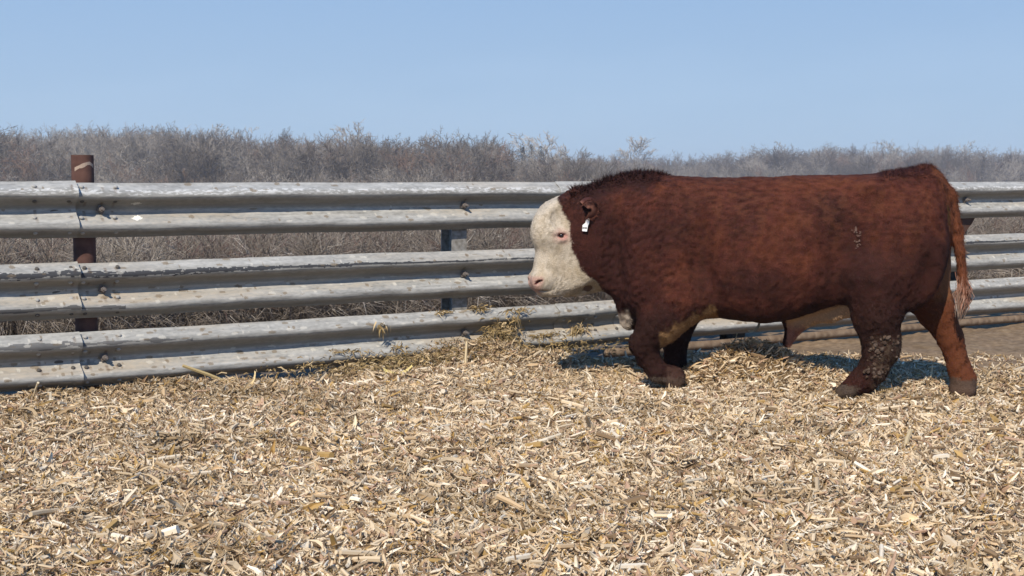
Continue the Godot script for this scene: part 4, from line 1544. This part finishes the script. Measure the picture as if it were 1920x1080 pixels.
func build_coat(bull: Node3D, v: PackedVector3Array, idx: PackedInt32Array, nor: PackedVector3Array) -> void:
	var sum := PackedFloat32Array()
	var total := 0.0
	for i in range(0, idx.size(), 3):
		total += (v[idx[i + 1]] - v[idx[i]]).cross(v[idx[i + 2]] - v[idx[i]]).length() * 0.5
		sum.append(total)
	var hv := PackedVector3Array()
	var hn := PackedVector3Array()
	var hcol := PackedColorArray()
	for k in 230000:
		var f := sum.bsearch(rng.randf() * total)
		var a := rng.randf()
		var b := rng.randf()
		if a + b > 1.0:
			a = 1.0 - a
			b = 1.0 - b
		var i0 := idx[f * 3]
		var i1 := idx[f * 3 + 1]
		var i2 := idx[f * 3 + 2]
		var p := v[i0] * (1.0 - a - b) + v[i1] * a + v[i2] * b
		var n := (nor[i0] * (1.0 - a - b) + nor[i1] * a + nor[i2] * b).normalized()
		if p.y < 0.07:
			continue
		var length := 0.022
		var lift := 0.15
		var curl := 0.22
		var width := 0.0013
		var flow := Vector3(0.55, -0.75, 0.0)
		var crest := 0.0
		if p.x < -0.55 and p.x > -1.2:
			curl = 0.6
			length = 0.020
			crest = smoothstep(0.10, 0.0, table(TX, TTOP, p.x) - p.y)
			crest *= smoothstep(-0.58, -0.72, p.x + 0.08 * noise.get_noise_2d(p.y * 9.0, p.z * 9.0))
			length += 0.030 * crest * (0.6 + 0.9 * noise.get_noise_2d(p.x * 11.0, p.z * 11.0))
			lift += 0.75 * crest
			curl += 0.4 * crest
			width += 0.0012 * crest
		if p.x > 0.62 and table(TX, TTOP, p.x) - p.y < 0.05:
			length = 0.032
			lift = 0.55
			curl = 0.8
		if p.y < 0.62 - 0.12 * rng.randf() and p.x > 0.4 and p.z > 0.0:
			length = 0.026
			curl = 0.5
			lift = 0.2
			width = 0.0016
		if p.y < 0.6 - 0.15 * rng.randf() and p.x < -0.3:
			length = 0.024
			curl = 0.5
			lift = 0.2
		if p.x > 0.9 and p.y > 0.6 and p.z > -0.07 and p.z < 0.11:
			length = 0.035
			flow = Vector3(0.1, -1.0, 0)
			lift = 0.3
		if p.x < table(FACE_Y, FACE_X, p.y) + 0.02 and p.x < -0.98:
			var q := to_head(p)
			if q.y < 0.70 and q.x > 0.2:
				continue
			if Vector2((q.x - 0.117) / 0.034, (q.y - 0.922) / 0.026).length() < 1.0 and q.z > 0.0:
				continue
			length = 0.011 if p.x < table(FACE_Y, FACE_X, p.y) - 0.03 else 0.02
			width = 0.0010
			flow = Vector3(0.2, -0.9, 0.0)
			if (q.y > 0.88 and q.x > 0.16) or q.y < 0.72 or q.y > 1.08:
				length = 0.015
				curl = 0.9
				lift = 0.25
		var t := flow + Vector3(rng.randfn(0, 1), rng.randfn(0, 1), rng.randfn(0, 1)) * curl
		t = (t - n * t.dot(n)).normalized()
		var dir := (t * cos(lift) + n * sin(lift + rng.randf_range(-0.1, 0.15))).normalized()
		length *= rng.randf_range(0.6, 1.4)
		var side := dir.cross(n).normalized() * width
		var c := coat_color(p, n) * (rng.randf_range(0.8, 1.25))
		var root := p - n * 0.003
		hv.append_array([root + side, root - side, root + dir * length])
		var wool := maxf(smoothstep(-0.30, -0.7, p.x), smoothstep(0.66, 0.48, p.y))
		if p.x < table(FACE_Y, FACE_X, p.y) and p.x < -0.98:
			wool = 0.35
		var w1 := fine.get_noise_3d(p.x * 15.0, p.y * 22.0, p.z * 15.0) + wool * fine.get_noise_3d(p.x * 34.0, p.y * 34.0, p.z * 34.0 + 9.0)
		var w2 := fine.get_noise_3d(p.x * 15.0 + 50.0, p.y * 22.0, p.z * 15.0) + wool * fine.get_noise_3d(p.x * 34.0 + 20.0, p.y * 34.0, p.z * 34.0)
		var m := (n + t * (1.5 * w1 + rng.randf_range(-0.15, 0.3)) + side.normalized() * (1.5 * w2)).normalized()
		c *= 1.0 + 0.5 * w1
		hn.append_array([m, m, m])
		hcol.append_array([c, c, c * 1.12])
	# pale flecks of dried mud on the flank
	for k in 15:
		var y := rng.randf_range(0.86, 1.01)
		var p := Vector3(0.50 + rng.randfn(0, 0.012), y, 0.0)
		choose(AABB(p - Vector3(0.1, 0.1, 0), Vector3(0.2, 0.2, 0.6)), 0.1)
		p.z = 0.5
		while field(p) > 0.002 and p.z > 0.1:
			p.z -= maxf(field(p) * 0.6, 0.001)
		var s := rng.randf_range(0.003, 0.007)
		for e in 2:
			var q := p + Vector3(rng.randfn(0, s), rng.randfn(0, s), 0.012)
			hv.append_array([q + Vector3(s, -s * 0.5, 0.002), q + Vector3(-s, -s, 0), q + Vector3(0, s, 0.003)])
			hn.append_array([Vector3(0, 0, 1), Vector3(0, 0, 1), Vector3(0, 0, 1)])
			var c := Color(0.13, 0.085, 0.068)
			hcol.append_array([c, c, c])
	var fur := matte(Color(1, 1, 1), 0.75, true)
	fur.metallic_specular = 0.25
	var coat := part("coat_hair", mesh_of(hv, PackedInt32Array(), hcol, hn), fur, bull)
	coat.set_meta("kind", "stuff")
	# switch of the tail: long pale strands
	var sv := PackedVector3Array()
	var si := PackedInt32Array()
	var sc := PackedColorArray()
	for k in 900:
		var u := rng.randf()
		var from := Vector3(1.08, 0.74, 0.022).lerp(Vector3(1.098, 0.60, 0.03), u) + Vector3(rng.randfn(0, 0.012), 0, rng.randfn(0, 0.012))
		var swell := Vector3(rng.randfn(0.008, 0.013), 0, rng.randfn(0, 0.013))
		var tip := Vector3(1.068, lerpf(0.52, 0.45, u) + rng.randf_range(-0.01, 0.09), 0.03) + swell * 0.6
		var mid := from.lerp(tip, 0.5) + swell
		var s := Vector3(rng.randfn(0, 1), 0, rng.randfn(0, 1)).normalized() * 0.0022
		var b := sv.size()
		sv.append_array([from - s, from + s, mid - s, mid + s, tip])
		si.append_array([b, b + 2, b + 1, b + 1, b + 2, b + 3, b + 2, b + 4, b + 3])
		var c := Color(0.24, 0.11, 0.075) * rng.randf_range(0.7, 1.4)
		var w := Color(0.50, 0.39, 0.31) * rng.randf_range(0.5, 1.1)
		var mixed := c.lerp(w, clampf(rng.randf() * 0.5, 0, 1))
		sc.append_array([c, c, mixed, mixed, w])
	part("tail_switch", mesh_of(sv, si, sc), fur, bull).set_meta("kind", "stuff")


func build_head_parts(bull: Node3D) -> void:
	# eye
	var ball := SphereMesh.new()
	ball.radius = 0.018
	ball.height = 0.036
	ball.radial_segments = 20
	ball.rings = 10
	var wet := matte(Color(0.018, 0.009, 0.007), 0.08)
	wet.metallic_specular = 0.6
	part("eye", ball, wet, bull, from_head(Vector3(0.122, 0.925, 0.106)))
	# ear: a curled cup pointing out to the near side
	var base := from_head(Vector3(-0.025, 1.105, 0.105))
	var axis := Vector3(0.62, -0.10, 0.78).normalized()
	var open_ := Vector3(-0.62, -0.30, 0.72)
	open_ = (open_ - axis * open_.dot(axis)).normalized()
	var across := axis.cross(open_)
	for layer in 2:
		var ev := PackedVector3Array()
		var ei := PackedInt32Array()
		var ec := PackedColorArray()
		var rows := 12
		var colsn := 14
		for i in rows + 1:
			var f := float(i) / rows
			var r := (0.027 + 0.040 * sin(minf(f * 1.15, 1.0) * PI * 0.62)) * (1.0 if f < 0.75 else sqrt(maxf(0.0, 1.0 - pow((f - 0.75) / 0.25, 2.0))) * 0.75 + 0.25)
			for j in colsn + 1:
				var a := lerpf(-2.25, 2.25, float(j) / colsn)
				var rr := r - 0.006 * layer
				var p := base + axis * (0.15 * f - 0.01) - open_ * cos(a) * rr + across * sin(a) * rr
				p += open_ * 0.03 * f * f
				ev.append(p)
				var rim := maxf(absf(a) / 2.25, f)
				var c := Color(0.06, 0.022, 0.017)
				if layer == 1:
					c = Color(0.035, 0.014, 0.012).lerp(Color(0.085, 0.034, 0.024), smoothstep(0.7, 1.0, rim))
				else:
					c = c.lerp(Color(0.20, 0.09, 0.06), smoothstep(0.9, 1.0, rim))
				ec.append(c)
		for i in rows:
			for j in colsn:
				var a := i * (colsn + 1) + j
				ei.append_array([a, a + colsn + 1, a + 1, a + 1, a + colsn + 1, a + colsn + 2])
		part("ear" if layer == 0 else "ear_lining", mesh_of(ev, ei, ec, normals_for(ev, ei)), matte(Color(1, 1, 1), 0.85, true), bull)
	# long hairs on the rim of the ear
	var fv := PackedVector3Array()
	var fc := PackedColorArray()
	for k in 900:
		var f := sqrt(rng.randf())
		var a := rng.randf_range(-2.4, 2.4)
		var p := base + axis * 0.145 * f - open_ * cos(a) * 0.055 + across * sin(a) * 0.055 + open_ * 0.03 * f * f
		var d := (axis * 0.6 + (p - base).normalized() * 0.5 + Vector3(rng.randfn(0, 0.5), rng.randfn(0, 0.5), rng.randfn(0, 0.3))).normalized()
		var s := d.cross(Vector3(0.3, 0.8, 0.5)).normalized() * 0.0018
		fv.append_array([p - s, p + s, p + d * rng.randf_range(0.012, 0.03)])
		var c := Color(0.10, 0.038, 0.026) * rng.randf_range(0.6, 1.6)
		fc.append_array([c, c, c])
	part("ear_hair", mesh_of(fv, PackedInt32Array(), fc), matte(Color(1, 1, 1), 0.8, true), bull).set_meta("kind", "stuff")
	# ear tag: a neck and a plate hanging from the ear
	var at := base + axis * 0.07 + Vector3(-0.004, -0.045, 0.045)
	var tagm := matte(Color(0.80, 0.79, 0.77), 0.5)
	var tag_root := part("ear_tag", null, tagm, bull, at)
	var outline := [Vector2(0.012, 0.0), Vector2(0.020, -0.012), Vector2(0.021, -0.05), Vector2(0.014, -0.066), Vector2(0.010, -0.100), Vector2(-0.022, -0.098), Vector2(-0.022, -0.062), Vector2(-0.004, -0.048), Vector2(0.002, -0.016), Vector2(0.006, -0.002)]
	var tv := PackedVector3Array()
	var ti := PackedInt32Array()
	var flat := PackedVector2Array()
	for q in outline:
		flat.append(q)
	var tri := Geometry2D.triangulate_polygon(flat)
	for z in [0.0, 0.003]:
		for q in outline:
			tv.append(Vector3(q.x, q.y, z + 0.25 * q.y * q.y))
	for k in range(0, tri.size(), 3):
		ti.append_array([tri[k] + 10, tri[k + 1] + 10, tri[k + 2] + 10, tri[k], tri[k + 2], tri[k + 1]])
	for k in 10:
		var b := (k + 1) % 10
		ti.append_array([k, b, k + 10, b, b + 10, k + 10])
	tag_root.mesh = mesh_of(tv, ti)
	tag_root.rotation = Vector3(-0.1, -0.25, 0.0)
	tag_root.set_meta("label", "white plastic ear tag with small dark digits")
	var digits := TextMesh.new()
	var font := SystemFont.new()
	font.font_names = PackedStringArray(["Droid Sans"])
	font.font_weight = 700
	digits.font = font
	digits.text = "3046"
	digits.font_size = 16
	digits.pixel_size = 0.0009
	digits.depth = 0.001
	part("digits", digits, matte(Color(0.08, 0.08, 0.09), 0.6), tag_root, Vector3(-0.006, -0.079, 0.0058))
	# dried clods on the near hock
	var clods := []
	for k in 4:
		var kv := PackedVector3Array()
		var ki := PackedInt32Array()
		var rings := [0.35, 0.9, 1.0, 0.7, 0.2]
		var pts := []
		var rad := []
		for i in 5:
			pts.append(Vector3(0, (i - 2) * 0.005, 0))
			rad.append(0.012 * rings[i])
		tube(kv, ki, pts, rad, 8)
		for i in kv.size():
			kv[i] *= 1.0 + 0.6 * noise.get_noise_3d(kv[i].x * 90.0 + k * 7.0, kv[i].y * 90.0, kv[i].z * 90.0)
		clods.append(mesh_of(kv, ki))
	var tones := [matte(Color(0.085, 0.055, 0.038), 0.9), matte(Color(0.06, 0.038, 0.028), 0.9), matte(Color(0.105, 0.075, 0.058), 0.9)]
	for k in 60:
		var u := rng.randf()
		var p := Vector3(0.58 + 0.16 * rng.randf(), lerpf(0.38, 0.14, u), 0.0)
		p.x -= 0.03 * u
		choose(AABB(p - Vector3(0.1, 0.1, 0), Vector3(0.2, 0.2, 0.6)), 0.1)
		p.z = 0.42
		while field(p) > 0.002 and p.z > 0.16:
			p.z -= maxf(field(p) * 0.6, 0.001)
		var o := part("mud_clod", clods[k % 4], tones[k % 3], bull, p + Vector3(0, 0, 0.001))
		o.rotation = Vector3(rng.randf() * 3.0, rng.randf() * 3.0, rng.randf() * 3.0)
		var s := rng.randf_range(0.35, 1.25)
		o.scale = Vector3(s, s * rng.randf_range(0.7, 1.2), s)
